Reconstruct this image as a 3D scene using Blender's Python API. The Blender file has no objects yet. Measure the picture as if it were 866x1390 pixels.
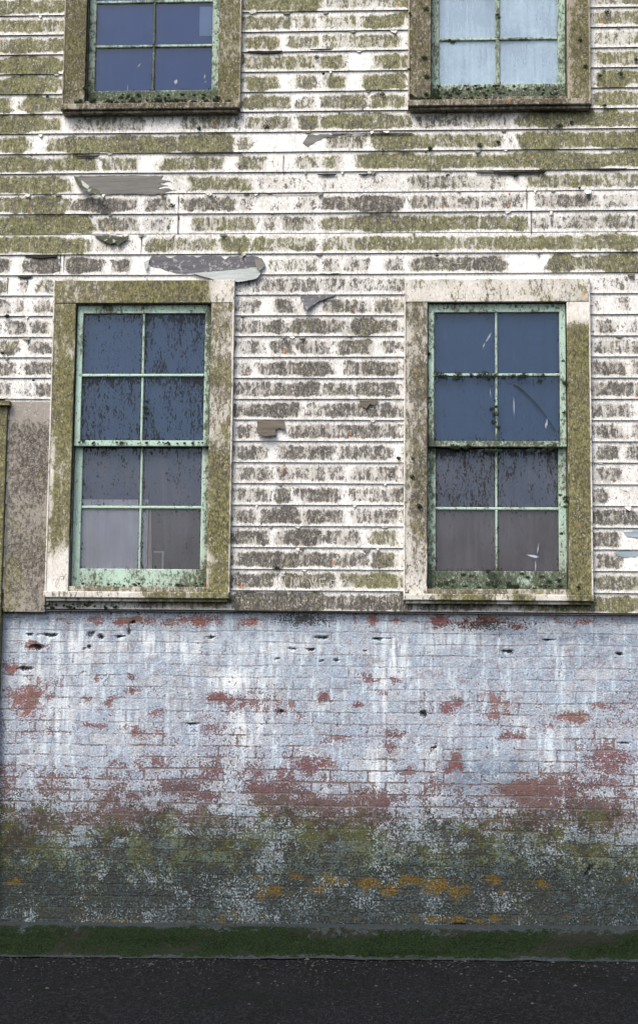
import bpy, math, random
import numpy as np
random.seed(7); RNG = np.random.default_rng(7)
sc = bpy.context.scene; COL = sc.collection
R = math.radians

# ------------------------------------------------------------------ camera
CAM = np.array([0.2788, -9.2, 1.6206]); AX, AY, AZ = math.pi/2+0.108, -0.0097, 0.0518; F = 1930.
def _rot(a, b, c):
    ca, sa, cb, sb, cc, s_ = math.cos(a), math.sin(a), math.cos(b), math.sin(b), math.cos(c), math.sin(c)
    return (np.array([[cc,-s_,0],[s_,cc,0],[0,0,1]]) @ np.array([[cb,0,sb],[0,1,0],[-sb,0,cb]]) @ np.array([[1,0,0],[0,ca,-sa],[0,sa,ca]]))
ROT = _rot(AX, AY, AZ)
def W(u, v, y=0.0):
    """where the sight line through a place in the photograph meets the wall plane at depth y -> (x, z)"""
    d = ROT @ np.array([(u-433)/F, -(v-695)/F, -1.0]); t = (y-CAM[1])/d[1]; p = CAM + d*t
    return float(p[0]), float(p[2])
def UV(x, z, y=0.0):
    x, z = np.broadcast_arrays(np.asarray(x, float), np.asarray(z, float))
    q = np.stack([x, np.full_like(x, y), z], -1) - CAM; c = q @ ROT
    return 433+F*c[..., 0]/-c[..., 2], 695-F*c[..., 1]/-c[..., 2]

cd = bpy.data.cameras.new('camera'); cam = bpy.data.objects.new('camera', cd); COL.objects.link(cam)
cam.location = CAM; cam.rotation_euler = (AX, AY, AZ)
cd.sensor_fit = 'VERTICAL'; cd.sensor_height = 24; cd.lens = 24*F/1390; cd.clip_end = 2000
sc.camera = cam

# ------------------------------------------------------------------ world, sun
SUN_EL, SUN_AZ = R(54), R(-32)      # azimuth measured from straight in front of the wall
w = bpy.data.worlds.new("World"); sc.world = w; w.use_nodes = True
nt = w.node_tree; nt.nodes.clear()
sky = nt.nodes.new('ShaderNodeTexSky'); sky.sky_type = 'NISHITA'; sky.sun_disc = False
sky.sun_elevation = SUN_EL; sky.sun_rotation = math.pi - SUN_AZ; sky.dust_density = 5; sky.air_density = 1.0; sky.ozone_density = 1.0
bg = nt.nodes.new('ShaderNodeBackground'); bg.inputs[1].default_value = 0.14
out = nt.nodes.new('ShaderNodeOutputWorld'); nt.links.new(sky.outputs[0], bg.inputs[0]); nt.links.new(bg.outputs[0], out.inputs[0])
sd = bpy.data.lights.new('sun', 'SUN'); sd.energy = 1.5; sd.angle = R(24); sd.color = (1, .955, .89)
so = bpy.data.objects.new('sun', sd); COL.objects.link(so)
from mathutils import Vector
sdir = Vector((math.sin(SUN_AZ)*math.cos(SUN_EL), -math.cos(SUN_AZ)*math.cos(SUN_EL), math.sin(SUN_EL)))
so.rotation_euler = sdir.to_track_quat('Z', 'Y').to_euler(); so.location = (-3, -8, 9)
sc.view_settings.view_transform = 'Standard'; sc.view_settings.look = 'None'; sc.view_settings.gamma = 1
sc.view_settings.exposure = 0.88; sc.view_settings.use_curve_mapping = False

# ------------------------------------------------------------------ node helper
class G:
    def __init__(s, name):
        s.m = bpy.data.materials.new(name); s.m.use_nodes = True; s.t = s.m.node_tree; s.t.nodes.clear()
        s.o = s.n('ShaderNodeOutputMaterial'); s.tc = s.n('ShaderNodeTexCoord').outputs['Object']
    def n(s, k, **kw):
        x = s.t.nodes.new(k)
        for a, b in kw.items(): setattr(x, a, b)
        return x
    def put(s, sock, v):
        if isinstance(v, bpy.types.NodeSocket): s.t.links.new(v, sock)
        elif isinstance(v, (tuple, list)):
            sock.default_value = tuple(v)+(1,) if len(v) == 3 and len(sock.default_value) == 4 else tuple(v)
        else: sock.default_value = v
    def M(s, op, a, b=0.0, c=0.0, clamp=False):
        x = s.n('ShaderNodeMath', operation=op, use_clamp=clamp)
        s.put(x.inputs[0], a); s.put(x.inputs[1], b); s.put(x.inputs[2], c); return x.outputs[0]
    def add(s, a, b): return s.M('ADD', a, b)
    def sub(s, a, b): return s.M('SUBTRACT', a, b)
    def mul(s, a, b, clamp=False): return s.M('MULTIPLY', a, b, clamp=clamp)
    def mx(s, a, b): return s.M('MAXIMUM', a, b)
    def ss(s, x, lo, hi, a=0.0, b=1.0):
        n = s.n('ShaderNodeMapRange', interpolation_type='SMOOTHSTEP')
        s.put(n.inputs[0], x)
        for i, q in zip((1, 2, 3, 4), (lo, hi, a, b)): s.put(n.inputs[i], q)
        return n.outputs[0]
    def lin(s, x, lo, hi, a=0.0, b=1.0):
        n = s.n('ShaderNodeMapRange'); s.put(n.inputs[0], x)
        for i, q in zip((1, 2, 3, 4), (lo, hi, a, b)): s.put(n.inputs[i], q)
        return n.outputs[0]
    def mix(s, f, a, b, mode='MIX'):
        n = s.n('ShaderNodeMix', data_type='RGBA', blend_type=mode)
        s.put(n.inputs[0], f); s.put(n.inputs[6], a); s.put(n.inputs[7], b); return n.outputs[2]
    def map(s, scale=(1,1,1), loc=(0,0,0), v=None):
        n = s.n('ShaderNodeMapping'); s.put(n.inputs[0], v or s.tc); s.put(n.inputs[1], loc); s.put(n.inputs[3], scale); return n.outputs[0]
    def noise(s, scale, detail=4, rough=.6, v=None, dist=0.0, k=1.0):
        n = s.n('ShaderNodeTexNoise'); s.put(n.inputs['Vector'], v or s.tc); s.put(n.inputs['Scale'], scale)
        s.put(n.inputs['Detail'], detail); s.put(n.inputs['Roughness'], rough); s.put(n.inputs['Distortion'], dist)
        if k == 1.0: return n.outputs[0]
        return s.M('MULTIPLY_ADD', n.outputs[0], k, .5-.5*k)
    def noisev(s, scale, detail=2, v=None):
        n = s.n('ShaderNodeTexNoise'); s.put(n.inputs['Vector'], v or s.tc); s.put(n.inputs['Scale'], scale); s.put(n.inputs['Detail'], detail)
        return n.outputs[1]
    def vor(s, scale, feature='F1', v=None, out=0):
        n = s.n('ShaderNodeTexVoronoi', feature=feature); s.put(n.inputs['Vector'], v or s.tc); s.put(n.inputs['Scale'], scale)
        return n.outputs[out]
    def warp(s, amount, scale, v=None):
        c = s.noisev(scale, 3, v)
        a = s.n('ShaderNodeVectorMath', operation='SUBTRACT'); s.put(a.inputs[0], c); a.inputs[1].default_value = (.5,.5,.5)
        b = s.n('ShaderNodeVectorMath', operation='SCALE'); s.put(b.inputs[0], a.outputs[0]); b.inputs['Scale'].default_value = amount
        d = s.n('ShaderNodeVectorMath', operation='ADD'); s.put(d.inputs[0], v or s.tc); s.put(d.inputs[1], b.outputs[0]); return d.outputs[0]
    def attr(s, name):
        a = s.n('ShaderNodeAttribute', attribute_name=name); q = s.n('ShaderNodeSeparateColor'); s.put(q.inputs[0], a.outputs['Color'])
        return q.outputs[0], q.outputs[1], q.outputs[2]
    def bsdf(s, col, rough=.8, spec=.3, height=None, dist=.004, strength=1.0, metal=0.0):
        b = s.n('ShaderNodeBsdfPrincipled'); s.put(b.inputs['Base Color'], col); s.put(b.inputs['Roughness'], rough)
        s.put(b.inputs['Specular IOR Level'], spec); s.put(b.inputs['Metallic'], metal)
        if height is not None:
            u = s.n('ShaderNodeBump'); u.inputs['Strength'].default_value = strength; u.inputs['Distance'].default_value = dist
            s.put(u.inputs['Height'], height); s.put(b.inputs['Normal'], u.outputs[0])
        s.t.links.new(b.outputs[0], s.o.inputs[0]); return b

# ------------------------------------------------------------------ materials
def aged_paint(name, paint, paint2, alg_dark, alg_mid, alg_green, board=False, seed=0.0, fine=1.0, streak=.55, rust=True, spec=.25):
    """weathered paint: attribute ctl = (cover of algae, greenness, bare/dirty), attribute bv = (height in the board, random)"""
    g = G(name); tcl = g.map(loc=(seed, seed*.7, seed*1.3))
    dens, green, bare = g.attr('ctl'); bv, rnd, wet = g.attr('bv')
    sv = g.map(scale=(1, 1, streak), v=tcl)
    n1 = g.noise(34*fine, 3, .75, v=sv, k=3.4)
    n2 = g.noise(9*fine, 2, .6, v=tcl, k=2.4)
    n3 = g.noise(115*fine, 1, .7, v=g.map(scale=(1,1,.5), v=tcl), k=3.2)
    n = g.add(g.add(g.mul(n1, .50), g.mul(n2, .20)), g.mul(n3, .30))
    if board:
        nb = g.noise(14, 4, .65, v=g.map(scale=(1,1,.4), v=tcl), k=1.6)
        topedge = g.add(.03, g.mul(nb, .27)); botedge = g.add(.79, g.mul(g.noise(17, 4, .65, v=g.map(scale=(1,1,.3), loc=(3,1,2), v=tcl), k=1.6), .22))
        lift = g.mul(g.ss(dens, .86, 1.08), .16)
        up = g.ss(bv, g.sub(topedge, g.add(lift, .12)), g.add(g.sub(topedge, lift), .16))
        dn = g.ss(bv, g.sub(g.add(botedge, lift), .12), g.add(g.add(botedge, lift), .10), 1.0, 0.0)
        band = g.add(g.mul(g.mul(up, dn), .92), .0)
        vs = g.noise(1, 3, .65, v=g.map(scale=(46,1,5), loc=(1,0,3), v=tcl), k=3)
        cov = g.mul(g.mul(dens, band), g.lin(vs, 0, 1, .72, 1.18))
    else:
        cov = dens
    film = g.ss(g.add(g.mul(dens, .75), g.mul(g.noise(5, 3, .65, v=g.map(scale=(1,1,.6), loc=(1,8,2), v=tcl), k=2.6), .45)), .35, 1.05)
    if board: film = g.mul(film, g.lin(band, 0, 1, .15, 1.0))
    d = g.sub(g.mul(cov, 1.0), n)
    mask = g.ss(d, -.14, .20)
    core = g.ss(d, .10, .60)
    # paint
    pv = g.noise(3.1, 5, .6, v=tcl, k=1.8)
    col = g.mix(pv, paint, paint2)
    col = g.mix(g.mul(rnd, .18), col, (.55,.53,.49))
    col = g.mix(g.ss(g.noise(60, 2, .75, v=sv, k=2.8), .62, .95, 0, .45), col, (.42,.40,.36))
    col = g.mix(g.mul(film, .62), col, g.mix(green, (.37,.35,.325), (.34,.33,.22)))
    col = g.mix(g.mul(g.ss(g.mul(g.add(n1, n3), .5), .42, .75), g.ss(dens, .1, .7, .15, .5)), col, (.21,.20,.165))          # thin film of growth
    # fine craze lines
    cr = g.n('ShaderNodeTexVoronoi', feature='DISTANCE_TO_EDGE'); g.put(cr.inputs['Vector'], g.warp(.02, 30, g.map(scale=(1,1,.35), v=tcl))); cr.inputs['Scale'].default_value = 26
    crk = g.mul(g.ss(cr.outputs[0], .0, .05, 1, 0), g.ss(g.noise(7, 3, .6, v=tcl), .5, .62))
    col = g.mix(g.mul(crk, .45), col, (.22,.20,.18))
    # algae
    gsel = g.ss(g.add(g.mul(green, 1.1), g.mul(g.sub(g.noise(16, 4, .6, v=tcl, k=2.2), .5), .9)), .30, .80)
    gt = g.M('MULTIPLY_ADD', n3, .55, g.mul(g.noise(48*fine, 2, .7, v=g.map(scale=(1,1,.7), loc=(4,1,3), v=tcl), k=3.4), .45))
    ac = g.mix(g.ss(gt, .15, .7), alg_mid, alg_dark)
    ac = g.mix(gsel, ac, g.mix(g.ss(gt, .2, .85), alg_green, tuple(c*.42 for c in alg_green)))
    ac = g.mix(g.ss(gt, .30, .06, 0, .55), ac, tuple(min(.7, c*2.3) for c in alg_mid))
    ac = g.mix(g.mul(g.ss(gt, .52, .85), g.ss(core, 0, .5)), ac, (.020,.019,.016))
    ac = g.mix(g.ss(g.noise(7, 3, .7, v=g.map(loc=(2,2,9), v=tcl), k=3), .5, .9, 0, .45), ac, tuple(c*.45 for c in alg_mid))
    col = g.mix(g.mul(mask, .9), col, ac)
    # pale flecks where growth has fallen off
    flm = g.mul(g.ss(g.noise(75*fine, 2, .6, v=g.map(loc=(7,3,5), v=tcl), k=3.2), .80, 1.0), g.ss(g.noise(14, 2, .6, v=tcl, k=2.6), .35, .7))
    col = g.mix(g.mul(flm, .6), col, (.50,.48,.43))
    # black mould pin spots
    bs = g.mul(g.ss(g.vor(40, v=g.warp(.02, 40, g.map(loc=(5,2,8), v=tcl))), .10, .2, 1, 0), g.ss(g.noise(6, 3, .6, v=g.map(loc=(9,9,1), v=tcl), k=2), .62, .85))
    col = g.mix(g.mul(bs, .8), col, (.03,.03,.028))
    # bare grey timber
    bm = g.ss(g.add(bare, g.mul(g.sub(n1, .5), .5)), .42, .58)
    wood = g.mix(g.noise(12, 6, .7, v=g.map(scale=(.25,1,5), v=tcl), k=2), (.10,.10,.105), (.23,.225,.22))
    col = g.mix(bm, col, wood)
    if rust:
        ru = g.mul(g.ss(g.vor(3.2, v=tcl), .035, .06, 1, 0), g.ss(g.noise(60, 3, .6, v=tcl, k=2), .25, .6))
        col = g.mix(g.mul(ru, .8), col, (.42,.17,.04))
    h = g.add(g.mul(n1, .5), g.add(g.mul(mask, .35), g.mul(crk, -.6)))
    h = g.sub(h, g.mul(bm, .8))
    g.bsdf(col, g.ss(mask, 0, 1, .6, .92), spec, h, .0035, .8)
    return g.m

M_SIDING = aged_paint('weathered_white_siding', (.83,.84,.83), (.73,.735,.72), (.016,.015,.013), (.115,.106,.092), (.135,.14,.04), board=True)
M_CASING = aged_paint('weathered_casing', (.76,.75,.71), (.60,.58,.52), (.032,.028,.018), (.135,.118,.075), (.145,.14,.038), seed=11, fine=.9, streak=.45)
M_BROWN = aged_paint('brown_casing', (.36,.32,.25), (.25,.22,.17), (.035,.03,.02), (.125,.108,.07), (.11,.11,.035), seed=17, fine=1, streak=.5)
M_SASH = aged_paint('green_sash_paint', (.46,.68,.57), (.33,.52,.43), (.012,.015,.010), (.065,.075,.045), (.05,.085,.04), seed=23, fine=1.3, streak=.6, rust=False)
M_PANEL = aged_paint('grey_lichened_board', (.29,.265,.245), (.20,.18,.165), (.045,.04,.034), (.15,.135,.115), (.12,.115,.04), seed=31, fine=1.4, streak=.7)

def wood_mat(name, a, b, seed=0.0, rough=.85, pale=None):
    g = G(name); t = g.map(loc=(seed,seed,seed))
    c = g.mix(g.noise(9, 6, .7, v=g.map(scale=(.3,1,4), v=t), k=2.4), a, b)
    if pale: c = g.mix(g.ss(g.noise(38, 5, .7, v=t, k=2.4), .62, .8), c, pale)
    n = g.noise(40, 5, .7, v=g.map(scale=(.3,1,3), v=t))
    g.bsdf(c, rough, .25, n, .003, .8); return g.m
M_SLATE = wood_mat('bare_slate_grey_timber', (.065,.065,.078), (.15,.15,.165), 1, pale=(.3,.3,.3))
M_DRIFT = wood_mat('bare_drift_grey_timber', (.085,.085,.08), (.21,.205,.19), 2)
M_FLAKE = wood_mat('pale_paint_flake', (.24,.27,.27), (.42,.45,.45), 3, pale=(.35,.45,.38))
M_CHIP = wood_mat('chipped_white_paint', (.45,.44,.42), (.75,.74,.72), 12, pale=(.3,.29,.25))
M_FLAKEG = wood_mat('mossy_paint_flake', (.02,.026,.016), (.09,.095,.065), 4, pale=(.3,.32,.28))
M_FLAKEB = wood_mat('brown_paint_flake', (.05,.043,.034), (.17,.15,.12), 5)
M_BLUEFL = wood_mat('blue_grey_flake', (.16,.21,.25), (.33,.40,.44), 6)
M_SCRATCH = wood_mat('scratched_paint', (.42,.40,.37), (.6,.58,.56), 7)
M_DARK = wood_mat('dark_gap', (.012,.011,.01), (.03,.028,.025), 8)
M_RUST = wood_mat('rust', (.25,.08,.02), (.5,.22,.07), 9)
M_PANE_MARK = wood_mat('pale_pane_mark', (.22,.27,.36), (.5,.56,.62), 10)  # pale marks on the panes

def moss_mat(name, a, b):
    g = G(name); c = g.mix(g.noise(55, 4, .7, k=2.4), a, b); g.bsdf(c, .95, .1, g.noise(160, 3, .6), .003, .6); return g.m
M_MOSS = moss_mat('dark_moss', (.010,.016,.010), (.045,.062,.032))
M_MOSSK = moss_mat('kerb_moss', (.004,.010,.003), (.02,.042,.010))

def brick_mat():
    g = G('whitewashed_brick')
    red, alg, lic = g.attr('ctl'); soot_shade, blue, wash = g.attr('ctm')
    sx0 = g.n('ShaderNodeSeparateXYZ'); g.put(sx0.inputs[0], g.tc)
    # wall coordinates: x along, z up -> brick texture plane
    sx = g.n('ShaderNodeSeparateXYZ'); g.put(sx.inputs[0], g.warp(.007, 22, g.warp(.035, 2.2)))
    cb = g.n('ShaderNodeCombineXYZ'); g.put(cb.inputs[0], sx.outputs[0]); g.put(cb.inputs[1], sx.outputs[2])
    bt = g.n('ShaderNodeTexBrick', offset=.5); g.put(bt.inputs['Vector'], cb.outputs[0])
    bt.inputs['Color1'].default_value = (0,0,0,1); bt.inputs['Color2'].default_value = (1,1,1,1); bt.inputs['Mortar'].default_value = (.5,.5,.5,1)
    bt.inputs['Scale'].default_value = 1; bt.inputs['Brick Width'].default_value = .24; bt.inputs['Row Height'].default_value = .0735
    bt.inputs['Mortar Size'].default_value = .0065; bt.inputs['Mortar Smooth'].default_value = .4
    brnd = bt.outputs[0]; mort = g.mul(bt.outputs[1], g.ss(g.noise(6, 3, .6, v=g.map(loc=(6,1,2)), k=2.4), .25, .75, .12, 1.0))
    n1 = g.noise(24, 4, .75, k=3.2); n2 = g.noise(7, 4, .65, k=2.6); n3 = g.noise(85, 2, .7, k=3.2)
    nv = g.noise(16, 5, .65, v=g.map(scale=(1.6,1,.22)), k=2.2)
    # brick body
    bc = g.mix(brnd, (.20,.05,.046), (.085,.04,.045))
    bc = g.mix(g.mul(g.ss(g.noise(2.3, 2, .5, v=g.map(loc=(4,4,4))), .45, .6), .5), bc, (.27,.12,.06))
    bc = g.mix(g.ss(n3, .3, .9, 0, .7), bc, (.085,.06,.065)); bc = g.mix(g.ss(n1, .35, .05, 0, .5), bc, (.30,.20,.20))
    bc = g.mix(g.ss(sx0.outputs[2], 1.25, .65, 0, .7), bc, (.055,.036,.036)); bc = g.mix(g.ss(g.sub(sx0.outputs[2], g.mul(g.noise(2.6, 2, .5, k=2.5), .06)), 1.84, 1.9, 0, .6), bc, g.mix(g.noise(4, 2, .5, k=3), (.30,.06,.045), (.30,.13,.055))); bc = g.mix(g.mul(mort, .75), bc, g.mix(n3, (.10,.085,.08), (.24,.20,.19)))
    # whitewash, patchy in tone, brick by brick and in vertical runs
    pw = g.mix(brnd, (.26,.335,.42), (.38,.40,.435))
    pw = g.mix(g.ss(n2, .25, .8, 0, .8), pw, (.28,.35,.44))
    pw = g.mix(g.ss(nv, .5, .85, 0, .8), pw, (.54,.65,.73))
    pw = g.mix(g.mul(g.ss(n1, .5, .9), .65), pw, (.19,.15,.175))
    pw = g.mix(g.mul(g.ss(n3, .55, .9), .5), pw, (.58,.62,.66))
    pw = g.mix(g.mul(wash, g.ss(nv, .25, .6)), pw, (.70,.75,.77))
    pw = g.mix(g.mul(mort, .4), pw, (.20,.20,.22))
    pw = g.mix(g.mul(blue, g.ss(g.add(n1, n3), .75, 1.15)), pw, (.13,.17,.23))
    pw = g.mix(g.ss(sx0.outputs[2], .95, .35, 0, .75), pw, g.mix(n3, (.07,.085,.09), (.20,.26,.28)))  # whitewash darkened toward the foot, vignette put into the colour
    # loss of paint
    edge = g.add(g.add(g.mul(n1, .50), g.mul(n3, .30)), g.add(g.mul(brnd, .16), g.mul(n2, .10)))
    lost = g.ss(g.sub(g.add(g.mul(red, 1.02), g.mul(mort, g.ss(sx0.outputs[2], 1.35, .75, .12, .42))), edge), -.12, .13)
    col = g.mix(g.mul(lost, .92), pw, bc)
    # algae
    ae = g.add(g.mul(n1, .42), g.add(g.mul(n3, .40), g.mul(n2, .18)))
    ae = g.add(ae, g.mul(g.sub(g.noise(3.2, 3, .6, v=g.map(scale=(.6,1,1.5), loc=(9,2,4)), k=2.8), .5), .25)); am = g.ss(g.sub(g.add(g.mul(alg, 1.02), g.mul(brnd, .0)), ae), -.16, .16)
    acol = g.mix(g.ss(g.noise(6, 4, .7, v=g.map(loc=(2,7,1)), k=3), .35, .7), (.020,.028,.018), (.070,.090,.016))
    acol = g.mix(g.mul(g.noise(45, 3, .7, k=3.2), .7), acol, (.014,.02,.010))
    col = g.mix(g.mul(am, .78), col, acol)
    # foot of the wall: damp plus painted vignette; also painted shade (attribute soot)
    dm = g.ss(g.sub(g.mul(soot_shade, 1.1), g.add(g.mul(n1, .4), g.mul(n3, .5))), -.12, .22)
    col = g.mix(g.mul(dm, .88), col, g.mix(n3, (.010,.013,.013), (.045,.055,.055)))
    # little pale flecks over the damp part
    fk = g.mul(g.ss(g.add(g.mul(g.noise(62, 2, .7, v=g.map(loc=(3,3,3)), k=3.2), .65), g.mul(g.noise(9, 3, .6, v=g.map(loc=(8,3,3)), k=2.6), .35)), .60, .92), g.ss(alg, .2, .5))
    fk = g.mul(fk, g.add(.45, g.mul(brnd, .6)))
    col = g.mix(g.mul(fk, .8), col, g.mix(g.ss(sx0.outputs[2], .85, .3), (.22,.27,.29), (.075,.115,.13)))
    # orange lichen
    lm = g.ss(g.sub(g.mul(lic, .95), g.add(g.mul(n1, .75), g.add(g.mul(n3, .35), g.mul(n2, .1)))), -.12, .12)
    col = g.mix(g.mul(lm, .8), col, g.mix(n3, (.05,.035,.012), (.17,.11,.016)))
    h = g.add(g.mul(mort, -.8), g.add(g.mul(lost, -.45), g.add(g.mul(n1, .35), g.mul(n3, .3))))
    g.bsdf(col, .88, .2, h, .006, .8); return g.m
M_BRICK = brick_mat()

def ground_mat():
    g = G('dark_wet_asphalt'); n = g.noise(3, 5, .6, k=2); f = g.noise(90, 4, .7, k=2.2)
    c = g.mix(n, (.003,.0032,.004), (.007,.008,.010)); c = g.mix(g.ss(g.noise(38, 4, .75, k=3.4), .55, .95), c, (.016,.018,.021)); c = g.mix(g.ss(g.noise(130, 2, .7, k=3.4), .78, 1.0), c, (.035,.035,.036))
    c = g.mix(g.ss(g.noise(1.2, 4, .6, v=g.map(loc=(3,1,0)), k=2.4), .62, .9, 0, .6), c, (.006,.008,.006))
    g.bsdf(c, g.ss(n, .2, .8, .8, .97), .05, f, .004, .8); return g.m
def kerb_mat():
    g = G('mossy_kerb_stone'); wetness, x, y = g.attr('ctl')
    n1 = g.noise(20, 3, .7, k=3); n3 = g.noise(90, 2, .7, k=3); n2 = g.noise(4, 3, .6, v=g.map(scale=(.5,1,1)), k=3)
    c = g.mix(n3, (.018,.023,.026), (.045,.056,.06))
    m = g.ss(g.sub(g.mul(wetness, 1.25), g.add(g.mul(n1, .5), g.add(g.mul(n3,.2), g.mul(n2, .3)))), -.12, .15)
    mc = g.mix(n3, (.003,.007,.003), (.013,.024,.008)); mc = g.mix(g.ss(n2, .5, .8, 0, .85), mc, (.016,.018,.014))
    c = g.mix(m, c, mc)
    g.bsdf(c, .93, .12, g.add(n1, n3), .008, .8); return g.m
M_GROUND, M_KERB = ground_mat(), kerb_mat()

def glass_mat(name, dust_haze, haze_col, seed=0):
    g = G(name); t = g.map(loc=(seed,0,seed)); dens, a, b = g.attr('ctl')
    n1 = g.noise(50, 2, .7, v=g.map(scale=(1,1,.25), v=t), k=2.8); n3 = g.noise(110, 1, .7, v=g.map(scale=(1,1,.4), v=t), k=3)
    mask = g.ss(g.sub(g.mul(dens, .86), g.add(g.mul(n1, .5), g.mul(n3, .5))), -.10, .22)
    dv = g.add(g.mul(g.noise(3, 3, .6, v=t, k=2.6), .6), g.mul(g.noise(1, 3, .6, v=g.map(scale=(28,1,2.2), v=t), k=2.8), .4))
    fr = g.n('ShaderNodeFresnel'); fr.inputs[0].default_value = 1.5
    gl = g.n('ShaderNodeBsdfGlossy'); gl.inputs['Roughness'].default_value = .02; gl.inputs['Color'].default_value = (.78,.9,1,1)
    bp = g.n('ShaderNodeBump'); bp.inputs['Strength'].default_value = .3; bp.inputs['Distance'].default_value = .01; g.put(bp.inputs['Height'], g.noise(2.5, 2, .5, v=t)); g.put(gl.inputs['Normal'], bp.outputs[0])
    tr = g.n('ShaderNodeBsdfTransparent'); tr.inputs[0].default_value = (.94,.96,.98,1)
    m1 = g.n('ShaderNodeMixShader'); g.put(m1.inputs[0], fr.outputs[0]); g.put(m1.inputs[1], tr.outputs[0]); g.put(m1.inputs[2], gl.outputs[0])
    df = g.n('ShaderNodeBsdfDiffuse'); g.put(df.inputs[0], g.mix(n3, tuple(c*.8 for c in haze_col), haze_col))
    m2 = g.n('ShaderNodeMixShader'); g.put(m2.inputs[0], g.mul(g.lin(dv, 0, 1, .35, 1.6), dust_haze)); g.put(m2.inputs[1], m1.outputs[0]); g.put(m2.inputs[2], df.outputs[0])
    d2 = g.n('ShaderNodeBsdfDiffuse'); g.put(d2.inputs[0], (.022,.024,.022))
    m3 = g.n('ShaderNodeMixShader'); g.put(m3.inputs[0], g.mul(mask, g.ss(dens, .05, .35, 0, .8))); g.put(m3.inputs[1], m2.outputs[0]); g.put(m3.inputs[2], d2.outputs[0])
    g.t.links.new(m3.outputs[0], g.o.inputs[0]); return g.m
def clear_mat():
    g = G('clear_glass'); fr = g.n('ShaderNodeFresnel'); fr.inputs[0].default_value = 1.3; gl = g.n('ShaderNodeBsdfGlossy'); gl.inputs['Roughness'].default_value = .02
    tr = g.n('ShaderNodeBsdfTransparent'); m1 = g.n('ShaderNodeMixShader'); g.put(m1.inputs[0], fr.outputs[0]); g.put(m1.inputs[1], tr.outputs[0]); g.put(m1.inputs[2], gl.outputs[0])
    g.t.links.new(m1.outputs[0], g.o.inputs[0]); return g.m
M_CLEAR = clear_mat()
M_GLASS_A = glass_mat('grimy_glass', .2, (.085,.14,.25), 0)
M_GLASS_B = glass_mat('dusty_glass', .26, (.20,.205,.24), 5)
M_GLASS_D = glass_mat('clear_navy_reflecting_glass', .10, (.07,.11,.2), 3)
M_GLASS_C = glass_mat('pale_clean_glass', .32, (.66,.86,1.0), 9)  # pale blue haze in the colour brightens panes over the shaded blind

def cloth(name, c, c2=None, rough=.9):
    g = G(name); g.bsdf(g.mix(g.noise(3, 4, .6, k=2), c, c2 or tuple(q*.8 for q in c)), rough, .15, None); return g.m
M_NAVY = cloth('navy_blind', (.03,.11,.40)); M_SLATEB = cloth('slate_blind', (.075,.15,.31)); M_PALEB = cloth('pale_blue_blind', (.80,.90,1.0), (.76,.86,.97))
M_PLUM = cloth('plum_grey_curtain', (.19,.14,.15), (.15,.115,.14)); M_GREYC = cloth('grey_curtain', (.16,.155,.185), (.13,.12,.13))
M_WHITEC = cloth('pale_card', (.84,.82,.88), (.76,.76,.84)); M_BEIGE = cloth('beige_edge', (.75,.62,.55)); M_LBLUE = cloth('light_blue_reflection', (.35,.5,.8))
M_INNER = cloth('dark_interior', (.03,.03,.035)); M_ROOF = cloth('roof_felt', (.08,.08,.085))

# ------------------------------------------------------------------ mesh helpers
def link(name, verts, faces, mat, parent=None, attrs=None, smooth=False, mats=None, mi=None):
    me = bpy.data.meshes.new(name); me.from_pydata([tuple(map(float, v)) for v in verts], [], [tuple(map(int, f)) for f in faces]); me.update()
    for m_ in (mats or [mat]): me.materials.append(m_)
    if mi is not None: me.polygons.foreach_set('material_index', mi)
    for k, a in (attrs or {}).items():
        ca = me.color_attributes.new(k, 'FLOAT_COLOR', 'POINT'); a = np.asarray(a, float)
        full = np.ones((len(verts), 4), np.float32); full[:, :3] = a; ca.data.foreach_set('color', full.ravel())
    if smooth: me.polygons.foreach_set('use_smooth', [True]*len(me.polygons))
    o = bpy.data.objects.new(name, me); COL.objects.link(o)
    if parent: o.parent = parent
    return o
_lat = RNG.random((64, 64))
def vn(x, y, s):
    x = np.asarray(x, float)*s+100.3; y = np.asarray(y, float)*s+57.7
    xi, yi = np.floor(x).astype(int), np.floor(y).astype(int); fx, fy = x-xi, y-yi; fx = fx*fx*(3-2*fx); fy = fy*fy*(3-2*fy)
    L = lambda a, b: _lat[a % 64, b % 64]
    return (L(xi, yi)*(1-fx)+L(xi+1, yi)*fx)*(1-fy)+(L(xi, yi+1)*(1-fx)+L(xi+1, yi+1)*fx)*fy
def sst(a, b, x):
    t = np.clip((x-a)/(b-a), 0, 1); return t*t*(3-2*t)

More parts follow.
